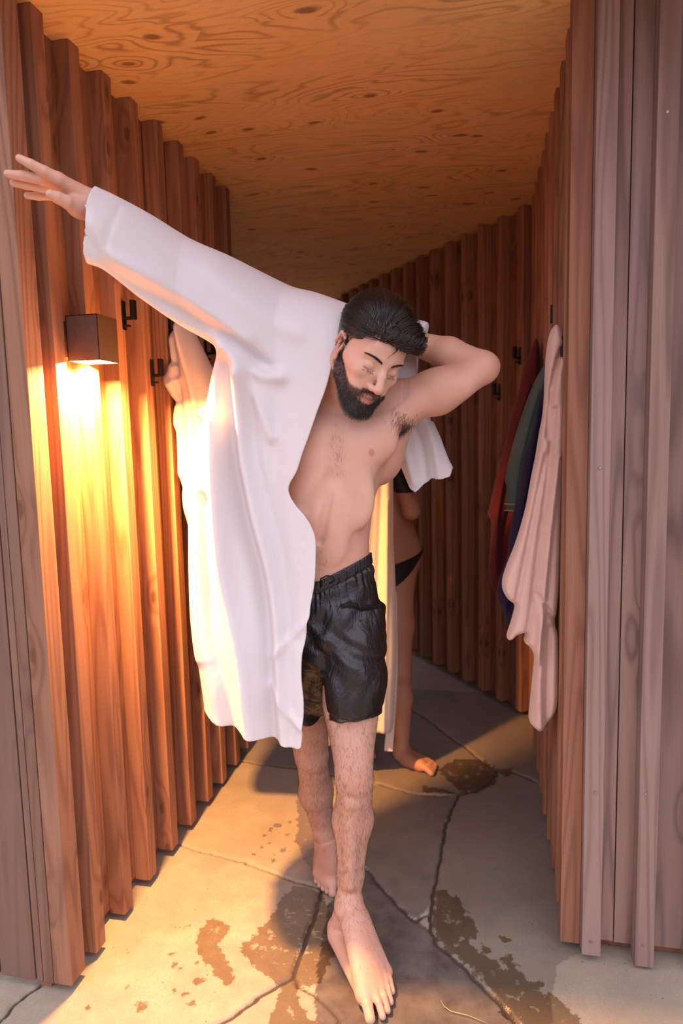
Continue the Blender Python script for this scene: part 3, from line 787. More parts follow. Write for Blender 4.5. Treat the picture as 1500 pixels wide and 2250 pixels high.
def man_prims():
    P = []; Y = lambda px, py, y: A3(PY(px, py, y))
    side = np.array([1., 0.06, 0])
    st = [(Y(700, 1450, 1.80), .120, .085), (Y(700, 1400, 1.80), .158, .105), (Y(698, 1320, 1.80), .165, .110), (Y(697, 1235, 1.79), .143, .098), (Y(698, 1170, 1.78), .140, .094),
          (Y(710, 1090, 1.78), .136, .100), (Y(726, 1010, 1.785), .148, .112), (Y(738, 950, 1.79), .155, .112), (Y(746, 900, 1.79), .140, .085), (Y(752, 868, 1.785), .085, .060)]
    P.append(loft(st, side, .02))
    # chest, back, belly relief
    for s, cx in ((1, 806), (-1, 668)):
        P.append(ell(Y(cx, 970, 1.728), (.078, .036, .058), .045))
        P.append(ell(Y(752+s*32, 1095 if s > 0 else 1100, 1.712), (.045, .022, .075), .04))
        P.append(ell(Y(698+s*34, 1165, 1.708), (.036, .020, .075), .035))
        P.append(ell(Y(740+s*100, 980, 1.86), (.05, .05, .10), .05))
    P += [cone(Y(740, 925, 1.668), Y(733, 1045, 1.676), .005, .006, .034, '-'), cone(Y(728, 1060, 1.676), Y(704, 1180, 1.682), .003, .003, .028, '-')]
    P.append(cone(Y(733, 1052, 1.662), Y(790, 1120, 1.67), .006, .004, .035, '-')); P.append(cone(Y(730, 1052, 1.662), Y(672, 1115, 1.67), .006, .004, .035, '-'))
    P.append(ball(Y(702, 1190, 1.685), .0065, .010, '-'))
    for s in (-1, 1): P.append(cone(Y(750+s*8, 888, 1.712), Y(750+s*105, 868 if s > 0 else 880, 1.765), .007, .008, .022))   # collar bones
    # neck
    nb = Y(757, 868, 1.79)
    P += [cone(nb, H(0, -.045, -.055), .062, .056, .03), cone(Y(748, 892, 1.735), H(-.060, -.03, -.045), .012, .014, .03), cone(Y(756, 892, 1.735), H(.060, -.03, -.045), .012, .014, .03),
          cone(nb, Y(668, 850, 1.80), .05, .035, .04), cone(nb, Y(850, 868, 1.81), .05, .034, .04)]
    P += head_prims()
    # his left arm, elbow up, hand behind the neck
    S = Y(872, 886, 1.795); E_ = Y(1056, 812, 1.84); Wl = Y(893, 748, 1.925)
    P += [cone(Y(850, 890, 1.79), S, .055, .052, .04), cone(S, Y(960, 862, 1.82), .054, .054, .03), cone(Y(960, 862, 1.82), E_, .054, .041, .03),
          ell(Y(975, 850, 1.80), (.075, .034, .040), .03), ball(Y(1066, 806, 1.85), .036, .02), ball(Y(1073, 803, 1.855), .024, .012),
          cone(Y(870, 920, 1.83), Y(840, 1000, 1.84), .042, .045, .05), cone(Y(850, 930, 1.745), Y(905, 890, 1.775), .028, .03, .035)]
    P += [cone(E_+[0, 0, .012], Y(985, 778, 1.875), .036, .043, .014), cone(Y(985, 778, 1.875), Wl, .043, .029, .015)]
    hc = Y(850, 742, 1.925)
    P += [cone(Wl, hc, .028, .030, .02)]
    for i in range(4):
        a = hc+np.array([-.012, 0, .026-.018*i]); b = a+np.array([-.045, .004, .006-.004*i]); c = b+np.array([-.026, -.018, -.004]); e = c+np.array([-.014, -.016, -.006])
        P += [cone(hc, a, .024, .013, .01)]+finger([a, b, c, e], [.0105, .0095, .0085, .0075])
    a = hc+np.array([.02, -.012, -.025]); P += finger([a, a+[-.030, -.012, -.022], a+[-.055, -.014, -.030]], [.014, .011, .009], .01)
    # his right arm inside the sleeve
    SR = Y(640, 770, 1.775); ER = Y(425, 612, 1.615); WR = Y(202, 452, 1.43)
    P += [cone(Y(668, 850, 1.79), SR, .055, .055, .05), cone(SR, (SR+ER)/2, .056, .050, .03), cone((SR+ER)/2, ER, .050, .040, .03),
          cone(ER, ER*.68+WR*.32, .040, .041, .02), cone(ER*.68+WR*.32, WR, .041, .027, .02),
          cone(Y(668, 900, 1.83), Y(640, 1000, 1.84), .05, .05, .05)]
    # right hand, fingers spread
    mt = [Y(129, 394, 1.365), Y(126, 404, 1.385), Y(131, 416, 1.405), Y(141, 430, 1.42)]
    for i, q in enumerate(mt): P.append(cone(WR+np.array([0, 0, .012-.008*i]), q, .021, (.0135, .013, .0125, .0115)[i], .014))
    P += finger([mt[0], Y(98, 377, 1.345), Y(68, 361, 1.33), Y(43, 348, 1.322)], [.0138, .0115, .0102, .0080])
    P += finger([mt[1], Y(88, 393, 1.355), Y(48, 386, 1.34), Y(17, 382, 1.33)], [.0132, .0115, .0102, .0080])
    P += finger([mt[2], Y(95, 412, 1.375), Y(58, 406, 1.36), Y(30, 402, 1.35)], [.0128, .0110, .0098, .0077])
    P += finger([mt[3], Y(110, 430, 1.40), Y(84, 431, 1.39), Y(60, 430, 1.38)], [.0118, .0100, .0089, .0070])
    P += [cone(WR+[0, 0, -.010], Y(168, 455, 1.40), .022, .019, .014)]+finger([Y(175, 458, 1.405), Y(147, 444, 1.368), Y(126, 434, 1.352), Y(111, 427, 1.342)], [.0195, .0142, .0124, .0096], .012)
    # left leg, forward
    HL = Y(762, 1400, 1.79); KL = Y(778, 1700, 1.665); AL = Y(765, 1985, 1.675)
    P += [cone(HL, (HL+KL)/2, .086, .068, .04), cone((HL+KL)/2, KL, .068, .049, .03), ell(KL+[0, -.018, .004], (.040, .032, .046), .02),
          ell(Y(774, 1570, 1.715), (.056, .05, .12), .03)]
    calf = Y(775, 1800, 1.705)
    P += [cone(KL+[0, .005, -.03], calf, .046, .050, .02), cone(calf, Y(770, 1925, 1.69), .050, .033, .03), cone(Y(770, 1925, 1.69), AL, .033, .030, .02),
          cone(KL+[-.006, -.02, -.07], Y(768, 1940, 1.655), .020, .014, .025), ball(KL+[-.004, -.030, -.062], .014, .02)]
    hl = PZ(753, 2056); hl = np.array([-.392, 1.700, 0.0])
    mt = [PZ(801, 2186, .028), PZ(820, 2180, .028), PZ(833, 2168, .026), PZ(842, 2152, .023), PZ(847, 2134, .020)]
    tp = [PZ(813, 2238, .014), PZ(840, 2233, .010), PZ(851, 2220, .010), PZ(858, 2202, .009), PZ(861, 2178, .010)]
    P += foot(hl, AL, tp, mt)
    # right leg, trailing
    HRt = Y(640, 1400, 1.81); KR = Y(684, 1650, 1.93); AR = Y(716, 1858, 2.07)
    P += [cone(HRt, (HRt+KR)/2, .090, .075, .04), cone((HRt+KR)/2, KR, .075, .052, .03), ell(KR+[0, -.014, .004], (.042, .034, .048), .02)]
    calf = Y(694, 1738, 2.01)
    P += [cone(KR+[0, .005, -.03], calf, .048, .050, .02), cone(calf, Y(712, 1825, 2.05), .050, .034, .03), cone(Y(712, 1825, 2.05), AR, .034, .030, .02)]
    mt = [PZ(728, 1937, .030), PZ(720, 1934, .028), PZ(712, 1930, .026), PZ(705, 1924, .023), PZ(699, 1917, .020)]
    tp = [PZ(730, 1962, .013), PZ(719, 1958, .010), PZ(710, 1952, .010), PZ(702, 1945, .009), PZ(695, 1936, .010)]
    P += foot(np.array([-.512, 2.115, .035]), AR, tp, mt)
    return P
MP = man_prims()
def near(V, c, r): return np.linalg.norm(V-A3(c), axis=1) < r
def man_body():
    hand_c = A3(PY(110, 410, 1.38)); f1 = A3(PZ(800, 2140, .03)); f2 = A3(PZ(715, 1925, .03))
    hc = H(0, .01, -.01)
    regs = [(hc, .150, .0014), (hand_c, .125, .0018), (f1, .24, .0022), (f2, .20, .0026)]
    Vs, Qs, o = [], [], 0
    for c, r, cell in regs:
        V, Q = net(MP, cell, c-r*1.05, c+r*1.05, keep=lambda X, c=c, r=r: near(X, c, r))
        Vs.append(V); Qs.append(Q+o); o += len(V)
    def rest(X):
        m = np.ones(len(X), bool)
        for c, r, _ in regs: m &= ~near(X, c, r-.007)
        return m
    V, Q = net(MP, .0030, keep=rest); Vs.append(V); Qs.append(Q+o)
    V = np.concatenate(Vs); Q = np.concatenate(Qs)
    global BDUP
    BDUP = np.ones(len(V)); n0 = sum(len(v) for v in Vs[:-1])
    for c, r, _ in regs: BDUP[n0:][near(V[n0:], c, r)] = 0
    h = (V-HC)@HM.T

    g = lambda c, r: np.exp(-(np.linalg.norm(V-A3(c), axis=1)/r)**2)
    nip = np.maximum(sst(-np.linalg.norm((V-A3(PY(816, 995, 1.69)))*[1, .5, .8], axis=1), -.0088, -.0062), sst(-np.linalg.norm((V-A3(PY(655, 1000, 1.69)))*[1, .5, .8], axis=1), -.0088, -.0062))
    lip = np.exp(-((h[:, 0]/.022)**4+((h[:, 1]-.092)/.016)**4+((h[:, 2]+.0765)/.0105)**4))
    inh = np.linalg.norm(h, axis=1) < .18
    hairy = beard_mask(h)*inh*(1-np.clip(lip*2, 0, 1))
    blush = np.clip(g(PY(1075, 803, 1.84), .035)+.9*g(H(-.08, -.01, -.005), .03)+.6*g(H(0, .11, -.04), .012)+.8*g(PY(783, 1700, 1.62), .05)+.5*g(PY(758, 885, 1.7), .06)+.6*g(PY(825, 2210, 1.5), .06), 0, 1)
    hairy = np.maximum(hairy, .20*sst(-V[:, 2], -.78, -.6)*sst(V[:, 2], .08, .2))
    o = np_mesh('body', V, Q, M_SKIN, None, {'lip': np.clip(lip*inh+.75*nip, 0, 1), 'hairy': hairy, 'blush': blush})
    adopt(o, man)
    return o, V, Q
def beard_mask(h):
    """how much beard grows at head coordinates h"""
    x, y, z = h[:, 0], h[:, 1], h[:, 2]; ax = np.abs(x)
    def s(v, a, b): t = np.clip((v-a)/(b-a), 0, 1); return t*t*(3-2*t)
    # upper cheek line drops from the sideburn to the corner of the mouth
    line = np.interp(y, [-.01, .02, .045, .065, .09], [.045, -.028, -.052, -.060, -.058])
    jaw = s(line-z, -.004, .006)*s(y, -.014, .002)*s(z, -.150, -.138)
    mou = s(-ax, -.030, -.024)*s(-z, .050, .056)*s(y, .06, .07)
    bare = np.exp(-((x/.019)**4+((y-.09)/.02)**4+((z+.0765)/.0085)**4))
    lim = s(np.interp(z, [-.14, -.115, -.05, .05], [.040, .052, .078, .088])-ax, 0, .005)*s(-y, -.125, -.115)
    return np.clip((np.maximum(jaw, mou)-bare*1.3)*lim, 0, 1)
body, BV, BQ = man_body()
BN = normals(BV, BQ)
# ------------------------------------------------------------------ hair, beard, body hair
def sst(x, a, b):
    t = np.clip((x-a)/(b-a), 0, 1); return t*t*(3-2*t)
def sample(V, N_, w, n, seed):
    r = np.random.RandomState(seed); w = np.clip(w, 0, None); i = r.choice(len(V), n, p=w/w.sum())
    j = r.normal(0, .0008, (n, 3)); return V[i]+j, N_[i], i
def scalp_mask(h):
    x, y, z = h.T; ax = np.abs(x)
    front = np.interp(ax, [0, .03, .05, .062, .08], [.064, .066, .050, .010, -.02])
    m1 = sst(z-np.interp(y, [-.12, -.06, -.03, -.012, .004, .012, .03, .05, .075, .1], [-.062, -.058, -.030, -.012, -.018, .018, .030, .046, .062, .07]), -.003, .003)
    return m1*(np.linalg.norm(h, axis=1) < .16)*(ax < .078+.4*np.clip(z, 0, 1))
def sub(o, part):
    o.parent = part; o.matrix_parent_inverse = Matrix.Translation(-man.location)@Matrix.Translation(man.location)
hrad = .00055
def clear_brow(p):
    z = np.interp(p[..., 1], [-.02, .004, .012, .03, .05, .075, .1], [-.2, -.03, .026, .034, .046, .058, .058])
    return p[~((p[..., 2] < z) & (np.abs(p[..., 0]) < .07)).any(1)]
def hair_builder():
    h = (BV-HC)@HM.T
    # cap of hair close to the skull
    cap = [hell((0, -.026, .042), (.081, .101, .098), .01), hell((.012, .030, .078), (.058, .050, .036), .02), hell((.030, .052, .074), (.040, .034, .026), .02)]
    def post(P, d):
        q = (P-HC)@HM.T
        zl = np.interp(q[:, 1], [-.12, -.06, -.03, -.012, .004, .012, .03, .05, .075, .1], [-.055, -.050, -.022, -.004, -.008, .026, .034, .046, .058, .060])
        d = np.maximum(d, (zl-q[:, 2])*.8)
        # comb grooves running back over the head
        u = q[:, 0]+.25*q[:, 1]+.012*np.sin(q[:, 1]*40)
        return d+.0016*np.sin(u*520+2*np.sin(q[:, 1]*55))*sst(q[:, 2], .03, .06)
    V, Q = net(cap, .002, post=post)
    hair = np_mesh('hair', V, Q, M_HAIR); adopt(hair, man)
    N_ = normals(V, Q); hv = (V-HC)@HM.T
    # long swept-back strands in wet clumps
    n = 6500; P0, NN, ii = sample(V, N_, sst(hv[:, 2], .015, .05), n, 3)
    q = (P0-HC)@HM.T; r = np.random.RandomState(4)
    nc = 330; cc = q[r.choice(n, nc)]
    d2 = ((q[:, None]-cc[None])**2).sum(2); ci = d2.argmin(1)
    length = np.where(q[:, 2] > .055, .080, .030)*r.uniform(.8, 1.2, n)
    ccl = r.normal(0, .10, nc)[ci]; lift = (sst(q[:, 1], .03, .08)*.55+.12)
    S = 9; pts = [q.copy()]; cur = q.copy(); a = np.array([.082, .102, .099]); c0 = np.array([0, -.026, .042])
    for s in range(S-1):
        nrm = (cur-c0)/a**2; nrm /= np.linalg.norm(nrm, axis=1)[:, None]
        f = np.stack([.35+ccl+.25*np.sin(cur[:, 1]*30), -np.ones(n), -.25*np.ones(n)], 1)
        f -= (f*nrm).sum(1)[:, None]*nrm; f /= np.linalg.norm(f, axis=1)[:, None]
        t = s/(S-1); f = f+nrm*(lift*(1-2.2*t))[:, None]; f /= np.linalg.norm(f, axis=1)[:, None]
        cur = cur+f*(length/(S-1))[:, None]
        pull = .16*((cc[ci]-q)); cur = cur+pull*(length/.08)[:, None]*.5
        pts.append(cur.copy())
    pts = clear_brow(np.stack(pts, 1)); W_ = HC+pts@HM
    hs = strand_mesh('hair_strand', W_, hrad, M_HAIR, None, .3); sub(hs, hair); hs['kind'] = 'stuff'
    # front quiff falling towards his left, and a loose lock on the forehead
    n = 1500; t = r.uniform(0, 1, n); x0 = -.038+.092*t; root = np.stack([x0, .070-.9*np.abs(x0)**1.6+r.normal(0, .003, n), .066-.10*np.abs(x0)+r.normal(0, .004, n)], 1)
    S = 9; ss = np.linspace(0, 1, S)[None, :, None]; amp = r.uniform(.7, 1.15, n)[:, None, None]
    cl = np.round(t*26)/26; offc = (cl-t)[:, None, None]
    dx = .030+.012*np.sin(cl*40)[:, None, None]; 
    path = root[:, None]+np.concatenate([amp*(dx*ss**1.2)+offc*.08*ss, amp*(.026*np.sin(ss*PI)-.050*ss**2), amp*(.030*np.sin(ss*PI*.72)+.006*ss)], 2)
    path = clear_brow(path)
    lock = np.array([[[.004+.0012*i, .084, .062-.001*i], [.001+.001*i, .090, .057], [-.003+.0004*i, .091, .048], [-.006-.0002*i, .090, .040], [-.007, .088, .033]] for i in range(5)])
    lo_ = strand_mesh('loose_lock', HC+lock@HM, .0007, M_HAIR, None, .3); sub(lo_, hair)
    hs = strand_mesh('quiff_strand', HC+path@HM, .0006, M_HAIR, None, .35); sub(hs, hair); hs['kind'] = 'stuff'
def strands(name, roots, dirs, length, radius, mat, parent, segs=4, curl=0.0, fall=None, seed=1):
    r = np.random.RandomState(seed); n = len(roots)
    length = np.broadcast_to(length, n)*r.uniform(.7, 1.25, n); pts = [roots]; d = dirs/np.linalg.norm(dirs, axis=1)[:, None]
    for s in range(segs):
        d = d+(fall if fall is not None else 0)+r.normal(0, curl, (n, 3)); d /= np.linalg.norm(d, axis=1)[:, None]
        pts.append(pts[-1]+d*(length/segs)[:, None])
    o = strand_mesh(name, np.stack(pts, 1), radius, mat, parent); o['kind'] = 'stuff'; return o
def hair_builder2():
    h = (BV-HC)@HM.T; inh = np.linalg.norm(h, axis=1) < .165
    P0, NN, ii = sample(BV, BN, scalp_mask(h)*sst(-h[:, 2], -.045, .0)*inh, 2600, 8)
    adopt(strands('short_side_hair', P0, NN*.35-HF*.6-HU*.5, .010, .00035, M_HAIR, None, 3, .10, seed=2), man)
    bmk = beard_mask(h)*inh
    P0, NN, ii = sample(BV, BN, bmk, 9000, 9); q = (P0-HC)@HM.T
    long_ = .0075+.0095*sst(-q[:, 2], .06, .11)*sst(q[:, 1], .02, .06)
    b = strands('beard', P0-NN*.001, NN*.55-HU*.75+HF*.15+HR*(np.sign(q[:, 0])*.15)[:, None], long_, .00042, M_HAIR, None, 4, .12, -HU*.12, seed=3); adopt(b, man)
    # brows and lashes
    r = np.random.RandomState(12)
    for nm, n, f in (('eyebrow', 330, 0), ('eyelash', 34, 1)):
        for s in (-1, 1):
            t = r.uniform(0, 1, n)
            if f == 0:
                p = np.stack([s*(.013+.037*t), .0905-.022*t**1.8, .0165+.0075*np.sin(t*2.2)+r.normal(0, .0016*(1-.5*t), n)], 1); d = np.stack([s*np.ones(n), .25-.9*t, .30-.55*t], 1); L = .0085; R_ = .00033
            else:
                p = np.stack([s*(.019+.026*t), .0845-.010*np.abs(t-.45)**1.0-.004*t, -.0085-.0015*np.sin(t*PI)], 1); d = np.stack([s*(t-.3)*.8, np.ones(n)*.8, -np.ones(n)*.9], 1); L = .0085; R_ = .0003
            # seat the roots on the skin
            W_ = HC+p@HM; sel = np.where(inh)[0]; near_ = []
            for w in W_:
                j = sel[np.argmin(((BV[sel]-w)**2).sum(1))]; near_.append(BV[j])
            adopt(strands(nm, np.array(near_), d@HM, L, R_, M_HAIR, None, 3, .06, seed=5+f), man)
    # body hair: legs, arm pit, chest, belly
    legL = (BV[:, 2] < .72)*(BV[:, 2] > .06); w = legL.astype(float)*(.35+.65*(BV[:, 2] > .12))
    P0, NN, ii = sample(BV, BN, w*_area(), 13000, 21)
    dn = np.tile([0, 0, -1.], (len(P0), 1))+np.random.RandomState(3).normal(0, .25, (len(P0), 3)); dn -= (dn*NN).sum(1)[:, None]*NN*.9
    adopt(strands('leg_hair', P0, dn+NN*.16, .014, .00017, M_BODYHAIR, None, 4, .13, seed=6), man)
    ap = A3(PY(876, 925, 1.77)); w = np.exp(-(((BV-ap)*[1, .7, 1])**2).sum(1)/.020**2)*(np.linalg.norm(h, axis=1) > .13)
    P0, NN, ii = sample(BV, BN, w*_area(), 420, 22)
    adopt(strands('armpit_hair', P0, NN*.35+np.array([-.55, -.3, -.75]), .017, .00028, M_BODYHAIR, None, 5, .16, seed=7), man)
    c = A3(PY(741, 985, 1.68)); w = np.exp(-((BV[:, 0]-c[0])/.016)**2-((BV[:, 2]-c[2])/.055)**2)*(BV[:, 1] < 1.76)
    c2 = A3(PY(703, 1235, 1.69)); w2 = np.exp(-((BV[:, 0]-c2[0])/.014)**2-((BV[:, 2]-c2[2])/.035)**2)*(BV[:, 1] < 1.76)
    P0, NN, ii = sample(BV, BN, (w+w2)*_area(), 230, 23)
    adopt(strands('chest_hair', P0, NN*.2+np.array([.1, 0, -.9]), .012, .00014, M_BODYHAIR, None, 4, .2, seed=8), man)
def _area():
    # finer patches hold more vertices per area; weight by the mean edge length squared
    a = np.zeros(len(BV)); e = np.linalg.norm(np.cross(BV[BQ[:, 2]]-BV[BQ[:, 0]], BV[BQ[:, 3]]-BV[BQ[:, 1]]), axis=1)/8
    for i in range(4): np.add.at(a, BQ[:, i], e)
    return a*BDUP
hair_builder()
hair_builder2()

# ------------------------------------------------------------------ black shorts
def shorts_mat():
    m, nt, b = mat_new('black_nylon'); N = NT(nt)
    tc = N.n('ShaderNodeTexCoord'); p = tc.outputs['Object']
    n1 = N.noise(p, 30.0, 4.0, 0.6)
    nt.links.new(N.mix(n1, (0.006, 0.0055, 0.006), (0.014, 0.012, 0.014)), b.inputs['Base Color'])
    b.inputs['Roughness'].default_value = 0.32; b.inputs['Specular IOR Level'].default_value = 0.5
    w = N.noise(N.vmath('MULTIPLY', p, (1.0, 1.0, 0.6)), 26.0, 4.0, 0.6, 1.2)
    nt.links.new(N.bump(w, 0.55, 0.012), b.inputs['Normal'])
    return m
M_SHORTS = shorts_mat()
def shorts():
    Y = lambda px, py, y: A3(PY(px, py, y)); side = np.array([1., .06, 0])
    hemL = Y(781, 1572, 1.725); hemR = Y(662, 1560, 1.86)
    P = [loft([(Y(700, 1440, 1.80), .135, .10), (Y(704, 1380, 1.80), .168, .122), (Y(702, 1320, 1.80), .172, .122), (Y(698, 1262, 1.795), .154, .110), (Y(697, 1205, 1.79), .147, .104)], side, .02),
         loft([(Y(770, 1340, 1.79), .085, .105), (Y(771, 1400, 1.775), .094, .118), (Y(779, 1480, 1.75), .089, .112), (Y(782, 1530, 1.735), .082, .104), (hemL, .073, .094)], side, .035),
         loft([(Y(640, 1340, 1.81), .085, .10), (Y(648, 1400, 1.82), .090, .110), (Y(656, 1480, 1.84), .085, .100), (hemR, .078, .092)], side, .035)]
    P.append(cone(Y(716, 1430, 1.785), Y(706, 1530, 1.80), .080, .060, .03))
    c = Y(698, 1262, 1.795); za, zb = PY(695, 1281, 1.675), PY(813, 1216, 1.79)
    def post(X, d):
        ztop = np.interp(X[:, 0], [za.x, zb.x], [za.z, zb.z])
        ang = np.arctan2(X[:, 1]-c[1], X[:, 0]-c[0]); z = X[:, 2]
        band = sst(z, ztop-.034, ztop-.030)
        gath = np.exp(-((ztop-.03-z)/.05)**2)*(z < ztop-.028)
        d = d+.0020*gath*np.sin(ang*46+3*np.sin(ang*5))+.0012*band*np.sin(ang*110)+.0035*np.exp(-((z-(ztop-.034))/.004)**2)
        x, y = X[:, 0], X[:, 1]
        f = np.sin((x*.75+z*.55)*62+2.2*np.sin(z*19+x*9))*.5+np.sin((x*1.0-z*.42)*45+1.8*np.sin(z*13-x*11)+1.3)*.5
        f2 = np.sin(x*120+z*75+3*np.sin(z*30))*np.sin(z*58-x*30)
        amp = .0075*sst(-z, -(ztop-.06), -(ztop-.14))
        d = d+f*amp+f2*.0018*(1-band)
        d = d+.0025*np.exp(-((z-hemL[2]-.026)/.0022)**2)*(z < hemL[2]+.05)
        return np.maximum(d*.85, z-ztop)
    P.append(cone(Y(780, 1600, 1.715), hemL+[0, 0, .02], .061, .058, .004, '-')); P.append(cone(Y(664, 1600, 1.87), hemR+[0, 0, .02], .066, .062, .004, '-'))
    V, Q = net(P, .0028, post=post)
    o = np_mesh('shorts', V, Q, M_SHORTS); adopt(o, man)
    # drawstring bow at the waistband
    pts = []
    a, b, e = A3(PY(706, 1290, 1.668)), A3(PY(704, 1272, 1.660)), A3(PY(731, 1266, 1.660))
    path = [a, b, (b+e)/2+[0, -.004, .005], e, e+[.004, 0, -.010], (a+e)/2+[.005, .004, -.006]]
    Vt, Ft = tube(path, .0022, 6); ds = mesh_obj('drawstring', Vt, Ft, M_HOOK, None, True); sub(ds, o)
    return o
shorts_o = shorts()

# ------------------------------------------------------------------ cloth
def cloth_mat(name, c1, c2, rough=0.9, weave=900.0, trans=0.0, bump=0.25, fluff=0.0):
    m, nt, b = mat_new(name); N = NT(nt)
    tc = N.n('ShaderNodeTexCoord'); p = tc.outputs['Object']
    n1 = N.noise(p, 7.0, 3.0, 0.5); n2 = N.noise(p, weave, 2.0, 0.5)
    c = N.mix(n1, c1, c2); c = N.mix(N.mapr(n2, .3, .7, 0, .18), c, tuple(x*.8 for x in c1))
    nt.links.new(c, b.inputs['Base Color'])
    b.inputs['Roughness'].default_value = rough; b.inputs['Specular IOR Level'].default_value = 0.15
    b.inputs['Sheen Weight'].default_value = (0.15+fluff)*min(1.0, 2*max(c2)); b.inputs['Sheen Roughness'].default_value = 0.5
    h = N.math('ADD', N.math('MULTIPLY', n2, .3), N.math('MULTIPLY', N.noise(p, 60.0, 3.0, 0.6), 1.0))
    nt.links.new(N.bump(h, bump, 0.003), b.inputs['Normal'])
    if trans > 0:
        tr = N.n('ShaderNodeBsdfTranslucent'); mx = N.n('ShaderNodeMixShader'); mx.inputs[0].default_value = trans
        nt.links.new(c, tr.inputs[0]); nt.links.new(b.outputs[0], mx.inputs[1]); nt.links.new(tr.outputs[0], mx.inputs[2])
        out = [n for n in nt.nodes if n.type == 'OUTPUT_MATERIAL'][0]; nt.links.new(mx.outputs[0], out.inputs[0])
    return m
M_ROBE = cloth_mat('white_waffle_cotton', (0.77, 0.725, 0.75), (0.81, 0.77, 0.79), trans=0.2)
class Grid2:
    """signed distance (positive inside) to a polygon in the XZ plane, on a grid"""
    def __init__(s, poly, st=.005, pad=.06):
        poly = np.asarray(poly, float); s.lo = poly.min(0)-pad; n = np.ceil((poly.max(0)+pad-s.lo)/st).astype(int)+2; s.st = st; s.n = n
        gx, gz = np.meshgrid(s.lo[0]+np.arange(n[0])*st, s.lo[1]+np.arange(n[1])*st, indexing='ij'); P = np.stack([gx.ravel(), gz.ravel()], 1)
        d = seg_dist(P, list(poly)+[poly[0]]); s.g = np.where(in_poly(P, poly), d, -d).reshape(n)
        s.hi = s.lo+(n-1)*st
    def __call__(s, X, Z):
        u = np.clip((X-s.lo[0])/s.st, 0, s.n[0]-1.001); v = np.clip((Z-s.lo[1])/s.st, 0, s.n[1]-1.001)
        i = u.astype(int); j = v.astype(int); a = u-i; b = v-j; g = s.g
        d = g[i, j]*(1-a)*(1-b)+g[i+1, j]*a*(1-b)+g[i, j+1]*(1-a)*b+g[i+1, j+1]*a*b
        return d
def densify(pts, smooth=0):
    """Catmull-Rom through points (px, py)"""
    P = np.asarray(pts, float); out = []
    for i in range(len(P)-1):
        p0, p1, p2, p3 = P[max(i-1, 0)], P[i], P[i+1], P[min(i+2, len(P)-1)]
        for t in np.linspace(0, 1, 6, endpoint=False):
            out.append(.5*((2*p1)+(-p0+p2)*t+(2*p0-5*p1+4*p2-p3)*t*t+(-p0+3*p1-3*p2+p3)*t**3))
    out.append(P[-1]); return np.array(out)
def XZ(pts, yf):
    out = []
    for q in pts:
        y = yf(q[0], q[1]) if callable(yf) else yf
        p = PY(q[0], q[1], y); out.append((p.x, p.z))
    return np.array(out)
def fold_field(lines):
    """lines: [(XZ polyline, amplitude, width)] -> function(X, Z)"""
    gs = []
    for pl, a, w in lines:
        pl = np.asarray(pl); gs.append((pl, a, w))
    lo = np.min([g[0].min(0) for g in gs], 0)-.15; hi = np.max([g[0].max(0) for g in gs], 0)+.15; st = .006
    n = np.ceil((hi-lo)/st).astype(int)+1
    gx, gz = np.meshgrid(lo[0]+np.arange(n[0])*st, lo[1]+np.arange(n[1])*st, indexing='ij'); P = np.stack([gx.ravel(), gz.ravel()], 1)
    F = np.zeros(len(P))
    for pl, a, w in gs: F += a*np.exp(-(seg_dist(P, pl)/w)**2)
    G = Grid2.__new__(Grid2); G.lo = lo; G.st = st; G.n = n; G.g = F.reshape(n)
    def f(X, Z):
        inside = (X > lo[0]) & (X < hi[0]-st) & (Z > lo[1]) & (Z < hi[1]-st)
        return np.where(inside, G(X, Z), 0)
    return f
def pillow(name, outline, mat, ymid, B, w, cutF=None, cutB=None, fold=None, thick=.005, cell=.0045, extra=None, extra_sdf=None, flow=None):
    """hollow garment: closed along outline, open where the cuts end it. ymid, B, w may be functions of X, Z"""
    G = Grid2(outline)
    GF = Grid2(cutF) if cutF is not None else None; GB = Grid2(cutB) if cutB is not None else None
    fn = lambda v, X, Z: v(X, Z) if callable(v) else np.full(len(X), v)
    def parts(P):
        X, y, Z = P[:, 0], P[:, 1].copy(), P[:, 2]
        ym = fn(ymid, X, Z); b = fn(B, X, Z); ww = fn(w, X, Z)
        if fold is not None: y = y+fold(X, Z, y < ym)
        return X, y-ym, Z, b, ww
    def post(P, d0):
        X, dy, Z, b, ww = parts(P)
        dd = G(X, Z)
        qx = np.maximum(ww-dd, 0)
        k0 = np.hypot(qx/ww, dy/b); k1 = np.hypot(qx/ww**2, dy/b**2)
        d = np.where(qx > 0, k0*(k0-1)/np.maximum(k1, 1e-6), np.abs(dy)-b)
        if extra_sdf is not None: d = extra_sdf(P, d)
        return d*.5
    def cut(P):
        X, dy, Z, b, ww = parts(P)
        c = np.where(dy < 0, -GF(X, Z), -GB(X, Z) if GB is not None else -9.0)
        if extra is not None: c = extra(P, c)
        return c
    lo = np.array([G.lo[0], -9, G.lo[1]]); hi = np.array([G.hi[0], 9, G.hi[1]])
    tX, tZ = np.meshgrid(np.linspace(G.lo[0], G.hi[0], 20), np.linspace(G.lo[1], G.hi[1], 20)); tX = tX.ravel(); tZ = tZ.ravel()
    lo[1] = (fn(ymid, tX, tZ)-fn(B, tX, tZ)).min()-.05; hi[1] = (fn(ymid, tX, tZ)+fn(B, tX, tZ)).max()+.05
    dummy = Prim(lambda P: np.full(len(P), 1.0), lo, hi, .001)
    V, Q = net([dummy], cell, lo, hi, post=post)
    if GF is not None:
        V, Q = trim(V, Q, cut)
    if flow is not None: V = V+flow(V)
    o = np_mesh(name, V, Q, mat)
    if GF is not None:
        md = o.modifiers.new('thickness', 'SOLIDIFY'); md.thickness = thick; md.offset = -1
    return o, V, Q
